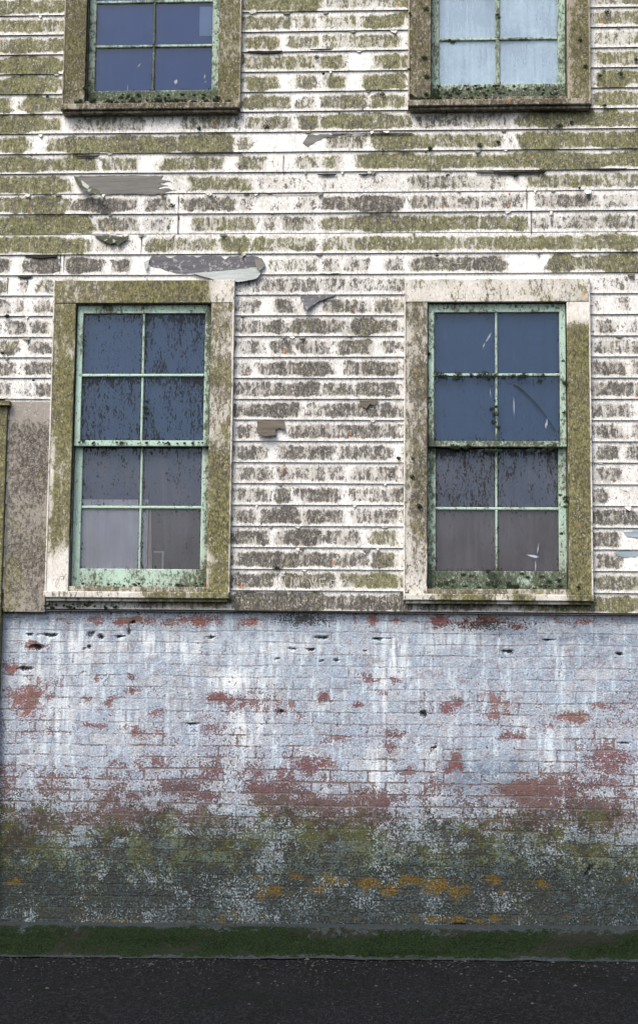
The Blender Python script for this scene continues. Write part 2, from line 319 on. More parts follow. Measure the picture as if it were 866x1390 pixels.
class MB:
    """collects boxes with a finely divided, slightly chamfered front; one mesh"""
    def __init__(s): s.v = []; s.f = []; s.m = []
    def box(s, x0, x1, y0, y1, z0, z1, step=.02, ch=.003, wob=.0, cur=0):
        nx = max(1, int(round((x1-x0)/step))); nz = max(1, int(round((z1-z0)/step)))
        xs = np.linspace(x0+ch, x1-ch, nx+1); zs = np.linspace(z0+ch, z1-ch, nz+1); b = len(s.v)
        for z in zs:
            for x in xs: s.v.append((x, y0 + (wob*(vn(x, z, 3)-.5) if wob else 0), z))
        I = lambda i, j: b+j*(nx+1)+i
        for j in range(nz):
            for i in range(nx): s.f.append((I(i,j), I(i+1,j), I(i+1,j+1), I(i,j+1))); s.m.append(cur)
        loop = [I(i,0) for i in range(nx+1)]+[I(nx,j) for j in range(1,nz+1)]+[I(i,nz) for i in range(nx-1,-1,-1)]+[I(0,j) for j in range(nz-1,0,-1)]
        prev = loop
        for (e, y) in ((ch, y0+ch), (ch, y1)):
            new = []
            for q in loop:
                x, _, z = s.v[q]
                X = x0 if abs(x-xs[0]) < 1e-9 else x1 if abs(x-xs[-1]) < 1e-9 else x
                Z = z0 if abs(z-zs[0]) < 1e-9 else z1 if abs(z-zs[-1]) < 1e-9 else z
                new.append(len(s.v)); s.v.append((X, y, Z))
            n = len(loop)
            for k in range(n): s.f.append((prev[(k+1)%n], prev[k], new[k], new[(k+1)%n])); s.m.append(cur)
            prev = new
        s.f.append(tuple(reversed(prev))); s.m.append(cur); return s
    def poly(s, pts, y0, y1, cur=0):
        """outline in wall coordinates given real thickness; y0 may be a function of (x,z)"""
        b = len(s.v); n = len(pts); fy = y0 if callable(y0) else (lambda x, z: y0)
        for x, z in pts: s.v.append((x, fy(x, z), z))
        for x, z in pts: s.v.append((x, fy(x, z)+y1, z))
        s.f.append(tuple(range(b, b+n))); s.m.append(cur); s.f.append(tuple(range(b+2*n-1, b+n-1, -1))); s.m.append(cur)
        for k in range(n): s.f.append((b+(k+1)%n, b+k, b+n+k, b+n+(k+1)%n)); s.m.append(cur)
        return s
    def build(s, name, mat, parent=None, ctl=None, bv=None, mats=None, smooth=False):
        at = {}
        if ctl is not None:
            V = np.array(s.v); c = ctl(V[:, 0], V[:, 2]); at['ctl'] = np.stack([np.broadcast_to(q, len(V)) for q in c], -1)
            at['bv'] = np.tile([.5,.5,0], (len(V), 1))
        return link(name, s.v, s.f, mat, parent, at, smooth, mats, s.m if mats else None)
def tag(o, label=None, cat=None, group=None, kind=None):
    for k, v in (('label', label), ('category', cat), ('group', group), ('kind', kind)):
        if v: o[k] = v
    return o

# ------------------------------------------------------------------ the building
Z_SILL = 1.9649; D = .1401; Z8 = 4.2064            # foot of the boards, board exposure, a known lap line
WX0, WX1, WTOP = -6.2, 6.0, 7.6
WINW = 1.2004
WINS = dict(LL=(-1.9825, 2.0381, 2.12), LR=(.3457, 2.0381, 2.12), UL=(-1.966, 5.3198, 2.12), UR=(.3654, 5.3198, 2.12))
DOOR_R = W(13, 560)[0]; DOOR_W = 1.25; DOOR_TOP = W(5, 549)[1]
building = bpy.data.objects.new('weathered_building', None); COL.objects.link(building); building.location = (0, 0, 0)
tag(building, 'old building with mossy white clapboards above a whitewashed brick base and green sash windows', 'building')

# hand survey of the growth on each board: (from, to, cover, greenness) in survey units
SEG = {
-14: [(0,90,.85,.7),(328,440,.9,.6),(440,555,.5,.4),(802,866,.7,.3)],
-13: [(0,90,.75,.6),(328,400,.75,.5),(400,433,.5,.4),(433,490,.5,.4),(490,555,.78,.5),(802,866,.72,.5)],
-12: [(0,90,.85,.55),(328,380,.75,.5),(388,433,.72,.4),(433,545,.62,.5),(802,866,.5,.4)],
-11: [(0,90,.92,.85),(328,433,.78,.35),(433,470,.85,.5),(500,555,.82,.5),(802,866,.65,.8)],
-10: [(0,90,.88,.85),(328,382,.82,.4),(395,433,.8,.35),(433,472,.82,.5),(490,555,.85,.6),(802,866,.85,.85)],
-9: [(0,22,.75,.5),(28,90,.82,.5),(328,400,.78,.5),(400,433,.65,.3),(433,500,.78,.35),(500,552,.72,.4),(802,866,.75,.8)],
-8: [(0,85,.92,.65),(95,200,.6,.1),(200,240,.3,.1),(240,330,.55,.2),(330,400,.72,.3),(400,433,.8,.4),(433,560,.8,.4),(560,700,.55,.1),(700,866,.95,.8)],
-7: [(0,45,.88,.75),(60,320,.93,.5),(320,345,.6,.3),(440,500,.72,.2),(500,680,.88,.5),(680,700,.3,.2),(700,866,.97,.85)],
-6: [(0,135,.93,.65),(138,192,.65,.3),(217,305,.66,.45),(320,362,.85,.45),(362,400,.12,.2),(400,433,.7,.4),(433,470,.8,.5),(478,866,.93,.65)],
-5: [(0,97,.95,.75),(228,250,.3,.3),(250,345,.62,.6),(345,433,.25,.2),(433,550,.35,.2),(550,690,.6,.3),(710,866,.62,.5)],
-4: [(0,95,.95,.35),(95,190,.78,.0),(195,238,.75,.1),(248,325,.8,.1),(325,345,.5,.1),(345,400,.15,.1),(400,433,.45,.1),(433,550,.85,.15),(550,720,.55,.1),(720,810,.62,.1),(815,866,.35,.1)],
-3: [(0,130,.97,.75),(130,190,.6,.2),(190,238,.45,.1),(255,350,.66,.45),(350,380,.4,.2),(380,433,.66,.2),(433,720,.85,.55),(720,810,.45,.1),(810,866,.5,.3)],
-2: [(0,125,.88,.85),(125,190,.3,.3),(195,300,.66,.45),(300,340,.85,.7),(340,433,.66,.45),(433,866,.78,.6)],
-1: [(0,18,.9,.1),(32,83,.95,.0),(88,150,.82,.1),(152,180,.8,.0),(362,433,.35,.1),(433,465,.55,.1),(465,503,.62,.1),(520,550,.62,.1),(555,690,.8,.15),(740,866,.9,.35)],
0: [(0,10,.8,.4),(25,42,.75,.1),(47,80,.8,.4),(80,120,.85,.8),(320,433,.5,.1),(433,550,.45,.15),(800,866,.3,.2)],
1: [(0,20,.6,.1),(22,38,.7,.0),(43,77,.8,.2),(320,358,.8,.05),(370,400,.75,.0),(433,505,.65,.2),(505,548,.75,.45),(802,815,.5,.1),(840,855,.5,.1)],
2: [(0,5,.8,.1),(12,40,.8,.0),(42,73,.75,.1),(320,388,.78,.05),(394,470,.8,.2),(470,548,.85,.3),(806,835,.7,.1),(845,866,.4,.0)],
3: [(0,28,.85,.4),(35,73,.7,.1),(320,362,.8,.1),(366,400,.85,0),(400,450,.6,0),(450,510,.8,.2),(518,544,.75,.2),(806,866,.65,.25)],
4: [(0,26,.7,.1),(32,73,.85,.0),(320,345,.6,0),(348,455,.85,.05),(466,546,.8,.15),(804,850,.75,.2),(856,866,.5,.0)],
5: [(0,20,.5,0),(28,42,.5,0),(43,73,.9,.0),(320,440,.85,.05),(440,480,.8,.3),(480,546,.75,.15),(804,866,.72,.2)],
6: [(0,27,.6,.4),(28,73,.85,.0),(320,410,.8,.0),(410,546,.65,.05),(804,858,.78,.2)],
7: [(320,350,.65,0),(388,545,.75,.1),(805,850,.75,.2),(853,866,.7,.0)],
8: [(318,366,.7,.05),(376,455,.8,.0),(455,535,.85,.1),(804,845,.7,.2),(850,866,.7,0)],
9: [(318,368,.75,.0),(374,400,.55,0),(400,470,.55,.0),(476,540,.72,.1),(806,850,.7,.1)],
10: [(318,368,.65,.1),(372,400,.85,.2),(402,465,.75,.0),(476,545,.65,.1),(805,825,.7,0),(835,866,.3,0)],
11: [(316,350,.7,.05),(350,410,.9,.0),(410,470,.8,.0),(475,545,.6,.1),(804,866,.8,.1)],
12: [(316,368,.85,.0),(374,440,.9,.0),(440,490,.8,.1),(500,542,.75,.6),(806,842,.8,.1)],
13: [(316,460,.9,.1),(460,500,.7,.0),(500,540,.9,.4),(805,850,.8,.3)],
14: [(316,375,.9,.1),(378,460,.9,.35),(460,545,.92,.7),(805,866,.85,.4)],
15: [(0,60,.85,.4),(60,230,.35,.2),(230,315,.6,.7),(315,560,1.1,.25),(560,700,.5,.1),(700,866,.9,.75)],
}
def seg_lookup(k, u, z, x):
    dens = np.zeros_like(u); green = np.zeros_like(u)
    if k in SEG:
        for (a, b, c, gg) in SEG[k]:
            a2 = -400 if a == 0 else a; b2 = 1300 if b == 866 else b
            e = 5 + 9*vn(x, z, 9); e2 = 10*(vn(x+3, z, 14)-.5)+5*(vn(x+8, z, 40)-.5)
            m = sst(a2-e*.5, a2+e, u+e2)*(1-sst(b2-e, b2+e*.5, u+e2))
            dens = np.maximum(dens, m*c); green = np.where(m > .05, np.maximum(green*.5, gg), green)
    else:
        blk = np.floor(x*3.1+(k*1.7) % 5 + .4*vn(x, z, 1.3)).astype(int)
        r_ = _lat[blk % 64, (k*7) % 64]; dens = .45+.5*r_; green = .2+.6*_lat[(blk*3) % 64, (k*5+9) % 64]
    dens = np.where(k >= 0, dens*.62+.24, dens*.84+.13); green = np.where(k < 0, green+.14+.3*(vn(x, z, 3.1)-.4), green+.12*vn(x, z, 5))
    dens = dens*(.74+.44*vn(x, z, 5)) + .03 + .22*vn(x+2, z, 2.1)*vn(x, z+5, 8)
    for (wx, ws, wh) in WINS.values():
        inz = (z > ws-.02) & (z < ws+wh)
        for ex in (wx, wx+WINW): dens = np.where(inz, dens+.28*np.exp(-(np.abs(x-ex)/.018)**2)*(.4+vn(x, z, 11)), dens)
        dens = dens+.22*np.exp(-((ws-.01-z)/.05)**2)*(x > wx)*(x < wx+WINW)*(z < ws)*vn(x, z, 13)
    # cover is raised along the casing edges and just below the sills
    return dens, green

def build_siding():
    V, Fc, C, B = [], [], [], []
    xs_f = np.concatenate([np.arange(WX0, -2.75, .06), np.arange(-2.75, 2.85, .014), np.arange(2.85, WX1+.05, .06)])
    kmax = int(round((Z8-Z_SILL)/D)); kmin = -int((WTOP-Z8)/D)
    for k in range(kmin, kmax):
        ztop = Z8-k*D; zbot = ztop-D
        if k == kmax-1: zbot = Z_SILL
        sag = .004*(_lat[(k+30) % 64, 3]-.5)
        faint = k in (-3, 15) ; out = .004 if faint else (.007 if k == -5 else .0115)
        cuts = []
        for (wx, ws, wh) in WINS.values():
            a, b, lo, hi = wx+.10, wx+WINW-.10, ws+.05, ws+wh-.12
            if zbot < hi and ztop > lo: cuts.append((a, b, lo))
        dl, dr, dt = DOOR_R-DOOR_W+.03, DOOR_R-.03, DOOR_TOP-.03
        if zbot < dt: cuts.append((dl, dr, -9))
        # left of the left window the lower wall is a plain board, not laps
        xlim = None
        rows = np.linspace(0, 1, 8)
        bps = sorted(set([WX0, WX1]+[c for q in cuts for c in q[:2]]))
        for i0, i1 in zip(bps[:-1], bps[1:]):
            mid = (i0+i1)/2; cut = [q for q in cuts if q[0] < mid < q[1]]
            zt = ztop
            if cut:
                lo = cut[0][2]
                if zbot >= lo-.005: continue
                zt = min(ztop, lo)
            xs = np.unique(np.concatenate([[i0], xs_f[(xs_f > i0+.004) & (xs_f < i1-.004)], [i1]]))
            X, T = np.meshgrid(xs, rows)
            Zz = zt - T*(zt-zbot)
            v = (ztop-Zz)/(ztop-zbot)
            line = sag*np.sin(X*1.1+k) + .0025*(vn(X, Zz*0+k, 2.2)-.5)
            Zz = Zz + line
            Y = -.004 - out*v + .004*(vn(X, Zz, 2.4)-.5) + .0012*(vn(X, Zz, 21)-.5)
            u, pv_ = UV(X, Zz)
            dn, gr = seg_lookup(k, u, Zz, X)
            bare = np.zeros_like(u)
            b0 = len(V); nr, nc = X.shape
            V += list(zip(X.ravel(), Y.ravel(), Zz.ravel()))
            C += list(zip(dn.ravel(), gr.ravel(), bare.ravel())); rr = _lat[(k+20) % 64, 11]
            B += [(q, rr, 0) for q in v.ravel()]
            for j in range(nr-1):
                for i in range(nc-1):
                    q = b0+j*nc+i; Fc.append((q, q+nc, q+nc+1, q+1))
            # butt of the board
            base = b0+(nr-1)*nc; nb = len(V)
            for i in range(nc):
                V.append((X[-1, i], -.0015, Zz[-1, i]+.0005)); C.append((.9, .1, 0)); B.append((.5, rr, 0))
            for i in range(nc-1): Fc.append((base+i, nb+i, nb+i+1, base+i+1))
    return link('clapboard_wall', V, Fc, M_SIDING, building, {'ctl': C, 'bv': B})
sid = build_siding()
# water table under the boards
# short vertical butt joints in the boards
for (u, v0, v1) in [(243,267,318),(83,346,373),(88,347,372),(193,320,345),(714,258,285),(720,286,318),(12,377,400),(385,211,236),(318,375,384)]:
    x, z1 = W(u, v0); _, z0 = W(u, v1); MB().box(x-.0014, x+.0014, -.0165, -.004, z0, z1, step=.5, ch=.0004).build('board_joint', M_DARK, building)

# plain board left of the left window
x0, zt = W(76, 546); xr = WINS['LL'][0]-.004
mb = MB(); mb.box(DOOR_R+.012, xr, -.026, -.004, Z_SILL-.012, zt, wob=.004)
def ctl_panel(x, z):
    n = vn(x, z, 4); low = sst(3.2, 2.3, z); edge = sst(.10, 0, xr-x)
    return .42+.35*n-.5*sst(.25, .12, zt-z+.18*n), .1+.75*low*vn(x, z, 6), 0*x
tag(mb.build('plain_board', M_PANEL, building, ctl_panel), 'plain grey lichened board left of the lower left window')

# sheathing behind the boards is a closed shell: ends, roof, back
sh = MB()
sh.box(WX0-.02, WX0-.002, -.02, 6, 0, WTOP, step=2); sh.box(WX1+.002, WX1+.02, -.02, 6, 0, WTOP, step=2); sh.box(WX0, WX1, 6.002, 6.02, 0, WTOP, step=3)
sh.build('side_wall', M_PANEL, building, lambda x, z: (.4+0*x, .2+0*x, 0*x))
MB().box(WX0-.3, WX1+.3, -.35, 6.3, WTOP+.003, WTOP+.14, step=3).build('roof', M_ROOF, building)

# --- polygons of split and peeling board
def pts(ps, y=0): return [W(a, b, y) for a, b in ps]
def rag(ps, amp=1.6, seed=1, step=7):
    r = random.Random(seed); o = []
    for (a, b) in zip(ps, ps[1:]+ps[:1]):
        L = math.dist(a, b); n = max(1, int(L/step))
        for i in range(n):
            t = i/n; o.append((a[0]+(b[0]-a[0])*t+(r.uniform(-amp, amp) if i else 0), a[1]+(b[1]-a[1])*t+(r.uniform(-amp, amp)*.6 if i else 0)))
    return o
def board_y(zc, proud=.0035):
    k = math.floor((Z8-zc)/D); out = .004 if k in (-3, 15) else (.007 if k == -5 else .0115)
    return lambda x, z: -.004-out*min(1.15, max(-.1, (Z8-k*D-z)/D))-proud
def patch(name, ps, mat, y=None, th=.003, amp=1.4, seed=1, label=None):
    y = board_y(W(0, sum(q[1] for q in ps)/len(ps))[1])
    m_ = MB().poly(pts(rag(ps, amp*1.6, seed, 4.5)), y, th); return tag(m_.build(name, mat, building), label)
def flake(name, ps, mat, top, drop, out_, label=None, seed=1, amp=.8, ybase=-.0165):
    """a curled sliver: leans out from the wall more the further it is from the line 'top'"""
    zt_ = W(*top)[1]; zb_ = zt_-drop
    f = lambda x, z: ybase - out_*max(0, min(1.3, (zt_-z)/drop))**1.5
    m_ = MB().poly(pts(rag(ps, amp, seed, 5)), f, .0035); return tag(m_.build(name, mat, building), label)
patch('bare_timber', [(198,356),(206,349),(224,347.5),(231,351),(240,347.5),(262,347.5),(268,350),(276,347.5),(300,348),(306,353),(312,348),(346,347.5),(352,350),(349,357),(353,363),(330,367),(300,370),(275,373),(240,371.5),(222,366),(205,362)], M_SLATE, label='split slate grey board end above the lower left window', seed=2, amp=1.2)
flake('paint_flake', [(262,372),(300,369),(330,366),(352,363),(356,370),(349,380),(325,385),(300,385),(285,379)], M_FLAKE, (300,364), .11, .03, 'pale torn strip hanging over the corner of the lower left window', seed=3)
flake('paint_flake', [(196,357),(204,353),(203,364),(199,370)], M_FLAKE, (200,350), .1, .02, seed=4)
flake('paint_flake', [(346,349),(356,352),(361,361),(353,370),(348,362)], M_DRIFT, (350,348), .1, .02, seed=5)
patch('bare_timber', [(101,239.5),(150,238.8),(190,238.8),(222,238.8),(219,244),(233,247),(216,249.5),(229,252.5),(214,256),(240,258.5),(222,261),(228,264),(180,264.5),(140,264.5),(128,262),(120,256),(110,252)], M_DRIFT, label='long bare grey board patch under the upper left window', seed=6, amp=1.0)
flake('paint_flake', [(101,239),(107,244),(114,252),(123,257),(135,261),(142,267),(139,270),(128,267),(116,262),(107,253)], M_FLAKEG, (110,238), .13, .045, 'dark green curled splinter at the end of the bare patch', seed=7)
flake('paint_flake', [(112,246),(118,251),(124,256),(122,260),(114,254)], M_FLAKE, (110,238), .13, .05, seed=8)
flake('paint_flake', [(128,320.5),(150,320),(178,324),(169,330),(162,336),(158,331),(152,334),(140,328)], M_FLAKEG, (150,319), .1, .035, 'small dark curled flake below the bare patch', seed=9)
patch('bare_timber', [(411,195),(418,184),(440,183),(470,182),(448,187),(430,192),(418,200)], M_DRIFT, label='short grey split between the upper windows', seed=10)
flake('paint_flake', [(407,402),(455,401),(440,408),(428,414),(415,426),(412,415)], M_SLATE, (430,400), .13, .04, 'grey triangular flake between the lower windows', seed=11)
flake('paint_flake', [(349,572),(386,571),(389,586),(380,582),(374,585),(376,592),(362,594),(350,590)], M_FLAKEB, (370,570), .12, .04, 'brown curled flake beside the lower left window', seed=12)
flake('paint_flake', [(487,544),(514,544),(508,551),(502,549),(497,556),(491,552)], M_FLAKEB, (500,543), .1, .03, seed=13)
patch('bare_timber', [(845,722),(866,719),(890,720),(890,729),(866,731),(850,729)], M_BLUEFL, seed=14, label='blue grey scraped strip at the right edge')
patch('bare_timber', [(832,751),(845,747),(872,749),(870,755),(845,757)], M_BLUEFL, seed=15)
# small curled chips of paint hanging along the laps
rc = random.Random(21); made = 0
while made < 85:
    u = rc.uniform(4, 862); k = rc.randint(-13, 14); xq, _ = W(u, 500); zq = Z8-k*D; uu, vv = UV(xq, zq); uu, vv = float(uu), float(vv)
    if any(wx-.05 < xq < wx+WINW+.05 and ws-.05 < zq < ws+wh+.05 for wx, ws, wh in WINS.values()) or (uu < 82 and vv > 530): continue
    L_ = rc.uniform(3, 11); hh = rc.uniform(1.6, 5.5)*(1 if rc.random() < .8 else 1.5)
    ps = [(uu-L_/2, vv+.4), (uu+L_/2, vv+.4), (uu+L_*rc.uniform(.1,.45), vv+hh*rc.uniform(.5,.9)), (uu+L_*rc.uniform(-.3,.2), vv+hh), (uu-L_*rc.uniform(.3,.5), vv+hh*.5)]
    flake('paint_chip', ps, rc.choice([M_CHIP, M_CHIP, M_FLAKEB, M_DRIFT]), (uu, vv), .03, rc.uniform(.006, .02), seed=made, amp=.4, ybase=-.0125); made += 1
# dark strips painting in the shade of gaps where laps have lifted
for (a, b, v, h) in [(34,80,347.2,4.5),(25,46,376,3.5),(336,384,70.5,3.5),(104,137,212.5,2.5),(430,458,237.5,2.6),(486,502,237.5,2.6),(645,740,235,3),(795,850,230,1.8),(228,330,209,1.4),(433,462,372.2,1.2),(668,740,234,1.6),(420,452,68,1.8),(300,430,263,1.0),(450,560,182.5,1.2)]:
    q = rag([(a,v),(b,v-.6),(b-3,v+h*.6),((a+b)/2,v+h),(a+2,v+h*.5)], .5, a, 8); MB().poly(pts(q), -.0168, .004).build('lifted_lap_shade', M_DARK, building)
# nail rust
for (u, v) in [(388,478),(386,632),(386,608),(478,420),(541,0+8),(600,268),(691,264),(243,297),(150,310),(103,177),(476,590),(600,281),(384,640),(691,280)]:
    n = random.randint(5, 8); r0 = random.uniform(1.2, 2.2)
    MB().poly(pts([(u+r0*math.cos(6.283*i/n)*random.uniform(.6,1.1), v-r0*1.3*math.sin(6.283*i/n)*random.uniform(.6,1.3)) for i in range(n)]), board_y(W(u, v)[1], .002), .002).build('rusty_nail', M_RUST, building)
# letters scratched through the growth
st = MB()
def stroke(p, q, wd=.9):
    dx, dy = q[0]-p[0], q[1]-p[1]; L = math.hypot(dx, dy); nx, ny = -dy/L*wd/2, dx/L*wd/2
    st.poly(pts([(p[0]-nx,p[1]-ny),(q[0]-nx,q[1]-ny),(q[0]+nx,q[1]+ny),(p[0]+nx,p[1]+ny)]), lambda x, z: -.0145, .003)
for letter in [[((395.5,783),(395.8,794))], [((405.5,784),(406,795))], [((420,786),(425,799.5)),((425,799.5),(430,785.5))],
             [((434,786),(434.3,799.6)),((434,786),(441.5,786.6)),((434,792.5),(440,792.5)),((434.3,799.6),(441.5,799))],
             [((449,787.5),(449.2,800)),((449,787.5),(456,788.5)),((456,788.5),(456,793)),((456,793),(449,793.6)),((450,793.6),(457.5,800.5))],
             [((464,789),(468,786.4)),((468,786.4),(470.5,789.5)),((470.5,789.5),(466.5,794))]]:
    st = MB()
    for p, q in letter: stroke(p, q)
    tag(st.build('scratched_letter', M_SCRATCH, building), 'pale letter scratched into the mossy lowest board between the lower windows')

# ------------------------------------------------------------------ brick base
def blob(u, v, L):
    o = np.zeros_like(u)
    for q in L:
        a, b, ra, rb, s = q; d2 = ((u-a)/ra)**2+((v-b)/rb)**2
        o = np.maximum(o, s*np.exp(-np.minimum(d2, 20)*.75))
    return o
RED = [(38,950,26,26,.95),(15,907,10,7,.85),(32,905,9,6,.85),(62,945,12,10,.7),(50,877,16,7,.95),(130,921,9,8,.8),(185,921,8,7,.85),(175,938,13,9,.8),(152,955,12,12,.8),(120,951,14,7,.7),
 (210,966,14,8,.75),(60,990,13,9,.7),(120,984,24,6,.65),(187,992,9,8,.8),(210,990,13,10,.75),(297,950,28,10,.95),(347,953,9,6,.8),(290,1042,26,28,.8),(215,1035,12,14,.75),(157,1038,12,12,.7),
 (415,1045,40,30,.78),(443,948,13,9,.95),(440,1035,20,16,.85),(537,922,11,7,.9),(500,920,18,8,.7),(490,960,11,5,.9),(605,962,14,12,.8),(623,955,10,9,.9),(778,974,28,9,.98),(823,960,45,9,.75),
 (698,1000,28,8,.9),(535,995,26,9,.78),(530,1020,18,16,.8),(620,1033,14,16,.92),(608,1046,14,10,.8),(548,1048,22,6,.8),(650,985,45,5,.6),(823,1030,48,34,.75),(740,985,40,8,.5),
 (75,1065,40,12,.65),(175,1080,25,14,.75),(280,1082,40,16,.8),(210,1095,30,12,.7),(350,1085,30,10,.6),(500,1090,40,12,.7),(700,1085,60,16,.7),(820,1090,60,18,.7),(100,1040,20,8,.5),
 (130,842,22,9,.75),(180,842,34,9,1.0),(230,845,20,8,.7),(268,844,26,9,1.0),(343,846,20,9,.85),(300,842,12,8,.6),(487,842,5,12,.85),(511,842,7,12,.95),(600,842,22,10,1.0),(760,842,30,6,.7),(540,842,14,7,.6),(420,842,30,5,.45),(90,842,24,6,.6),(650,845,50,10,.9),(700,848,30,8,.7),(790,845,30,8,.6),(835,843,15,7,.5),
 (68,845,10,7,.5),(20,842,10,8,.5),(112,1152,28,7,.9),(240,1160,30,8,.7),(420,1175,25,8,.7),(640,1160,40,14,.7),(100,1225,14,8,.7),(15,1225,10,6,.7),(520,940,10,5,.6),(460,1000,14,5,.6),(380,965,8,4,.8),(360,1010,12,5,.5)]
ALG = [(240,1145,60,40,.75),(380,1165,60,30,.9),(560,1140,70,35,.8),(700,1150,80,35,.85),(820,1155,60,35,.85),(100,1150,60,40,.7),(40,1110,50,35,.8),(30,1085,30,20,.6),(310,1110,40,22,.7),(150,1115,40,20,.6),(480,1150,40,30,.8),(760,1110,50,16,.7),(590,1105,50,14,.6)]
LIC = [(22,1199,14,5,.9),(368,1210,22,12,.95),(400,1193,12,7,1.0),(350,1193,14,6,.8),(300,1207,9,7,.8),(430,1207,14,7,.9),(450,1196,24,8,.95),(498,1199,16,12,1.1),(530,1207,16,12,.95),(560,1195,26,8,.95),(590,1203,30,12,1.1),(622,1214,20,12,1.1),(670,1194,13,7,1.0),(735,1203,20,10,.95),(730,1205,14,8,.9),(680,1215,12,6,.7),
 (160,1248,60,2.6,.95),(330,1248,70,2.4,.8),(630,1248,75,3,1.05),(780,1247,40,2.4,.7),(500,1249,50,2,.6),(310,1240,14,5,.7),(624,1254,12,4,1.1),(855,1192,9,5,.9),(60,1130,30,8,.5)]
VOID = [(64,862,12,2.4),(124,861,5,4.5),(137,864,4.5,3),(160,863.5,10,1.8),(175,858,2.2,6),(40,861,5,1.6),(50,879,12,3.6),(120,879,3,3.4),(182,845,5,2.6),(33,907,10,2.2),(438,866,11,2.4),(398,880.5,7,2.2),(421,881.5,7,1.6),(377,895,3.6,2),(456,896.5,5,1.8),(494,883,4,1.8),(514,867,14,1.5),
 (688,884,9,2.4),(839,888,6,2.2),(574,970,4.6,5.2),(380,967,6,3),(803,1190,7,16),(745,869,8,1.5),(437,897,4,1.4),(284,865,6,1.6),(262,983,9,1.6),(20,1256,20,2.5),(624,1257,10,3),(850,1009,9,1.8),(590,1015,5,1.4),(112,881,3,2)]
def build_brick():
    xs = np.concatenate([np.arange(WX0, -2.6, .05), np.arange(-2.6, 2.75, .009), np.arange(2.75, WX1+.04, .05)])
    zb, zt_ = -.16, Z_SILL+.04; zs = np.arange(zb, zt_, .009)
    xs = xs[(xs > DOOR_R-.02)]
    X, Z = np.meshgrid(xs, zs); u, v = UV(X, Z)
    n = vn(X, Z, 3); n2 = vn(X+5, Z, 9); n3 = vn(X, Z+4, 30)
    uc = np.clip(u, -300, 1300)
    um = np.where(uc < 0, -uc, np.where(uc > 866, 1732-uc, uc))
    depth = sst(1000, 1100, v); mid_ = sst(1045, 1090, v)*(1-sst(1140, 1190, v))
    red = .05+.20*depth*(.45+n)+.20*n2+.30*sst(880, 970, v)*n*(.3+1.3*vn(X*.6+4, Z*1.6, 8))*(1-.5*sst(1090,1150,v))+.20*mid_*vn(X, Z*2, 9)
    red = red*(.75+.5*vn(X*1.3, Z*3.2, 3)); red = np.maximum(red, blob(um+16*(vn(X, Z, 12)-.5), v+8*(vn(X+9, Z, 16)-.5), RED)*.80+.02)
    alg = sst(1035, 1175, v)*(.36+.42*n2+.32*n); alg = np.maximum(alg, blob(um, v, ALG)*(.45+.5*n2))
    alg = alg*(1-.25*sst(1190, 1230, v)); alg = np.where(v > 1190, np.maximum(alg, .42+.3*n2), alg)
    lic = .93*blob(um+14*(vn(X, Z, 13)-.5), v+10*(vn(X+9, Z, 17)-.5), LIC)
    soot_shade = .95*sst(1110, 1225, v)*(.5+.5*n2)  # damp and a painted vignette, darker toward the foot
    soot_shade = np.maximum(soot_shade, .62*np.exp(-((um-410)/60)**2-((v-840)/13)**2))
    soot_shade = np.maximum(soot_shade, .55*np.exp(-((um-660)/70)**2-((v-848)/12)**2))
    soot_shade = np.maximum(soot_shade, .4*np.exp(-((v-832)/3)**2))  # painted shadow line under the overhang of the boards
    vd = blob(um+4*(vn(X, Z, 24)-.5), v+2.2*(vn(X+7, Z, 28)-.5), [(a,b,c,d,1.0) for a,b,c,d in VOID])*(.55+.75*vn(X+3, Z, 34)); soot_shade = np.maximum(soot_shade, vd*.85)  # holes are recessed, and their shade is painted in as well
    blue = blob(um, v, [(655,1052,55,22,1.0),(700,1040,25,14,.9),(630,1065,30,14,.8),(690,862,40,8,.9),(800,866,70,6,.9),(850,872,30,6,.7),(390,850,60,14,.5),(820,895,30,6,.5),(160,1175,20,6,.7),(90,1240,60,12,.4)])
    wash = blob(um, v, [(320,925,32,14,1.0),(200,872,40,10,.8),(535,890,14,30,.9),(520,940,8,40,.8),(85,875,50,20,.6),(230,880,70,12,.6),(60,930,60,40,.4),(80,970,20,30,.7),(170,975,18,20,.6),(330,990,14,40,.7),(600,870,60,10,.5),(755,1060,12,50,.7),(585,1060,10,40,.7),(350,975,12,40,.6),(510,1050,10,50,.6),(375,880,90,12,.35)])
    Y = .022 + .004*(n-.5) + .003*(n3-.5) + .0028*np.abs(n2-.5) + .028*np.clip(vd*1.2-.35, 0, 1)
    V = list(zip(X.ravel(), Y.ravel(), Z.ravel())); nr, nc = X.shape
    idx = np.arange(nr*nc).reshape(nr, nc)
    Fc = np.stack([idx[:-1,:-1], idx[:-1,1:], idx[1:,1:], idx[1:,:-1]], -1).reshape(-1, 4)
    return link('brick_wall', V, Fc, M_BRICK, building, {'ctl': np.stack([red.ravel(), alg.ravel(), lic.ravel()], -1), 'ctm': np.stack([soot_shade.ravel(), blue.ravel(), wash.ravel()], -1)})
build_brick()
# same brickwork beyond the door
mb = MB().box(WX0, DOOR_R-DOOR_W+.02, .022, .03, -.16, Z_SILL+.04, step=.05)
o_ = mb.build('brick_wall', M_BRICK, building, lambda x, z: (.2+.3*sst(1.2,.6,z), .6*sst(1.0,.4,z), 0*x))
ca = o_.data.color_attributes.new('ctm', 'FLOAT_COLOR', 'POINT')
for q in ca.data: q.color = (.2, 0, .2, 1)
# sill drip under the boards (closes the gap above the bricks)
MB().box(DOOR_R, WX1, -.017, .05, Z_SILL+.004, Z_SILL+.012, step=.5, ch=.001).build('drip_board', M_DARK, building)

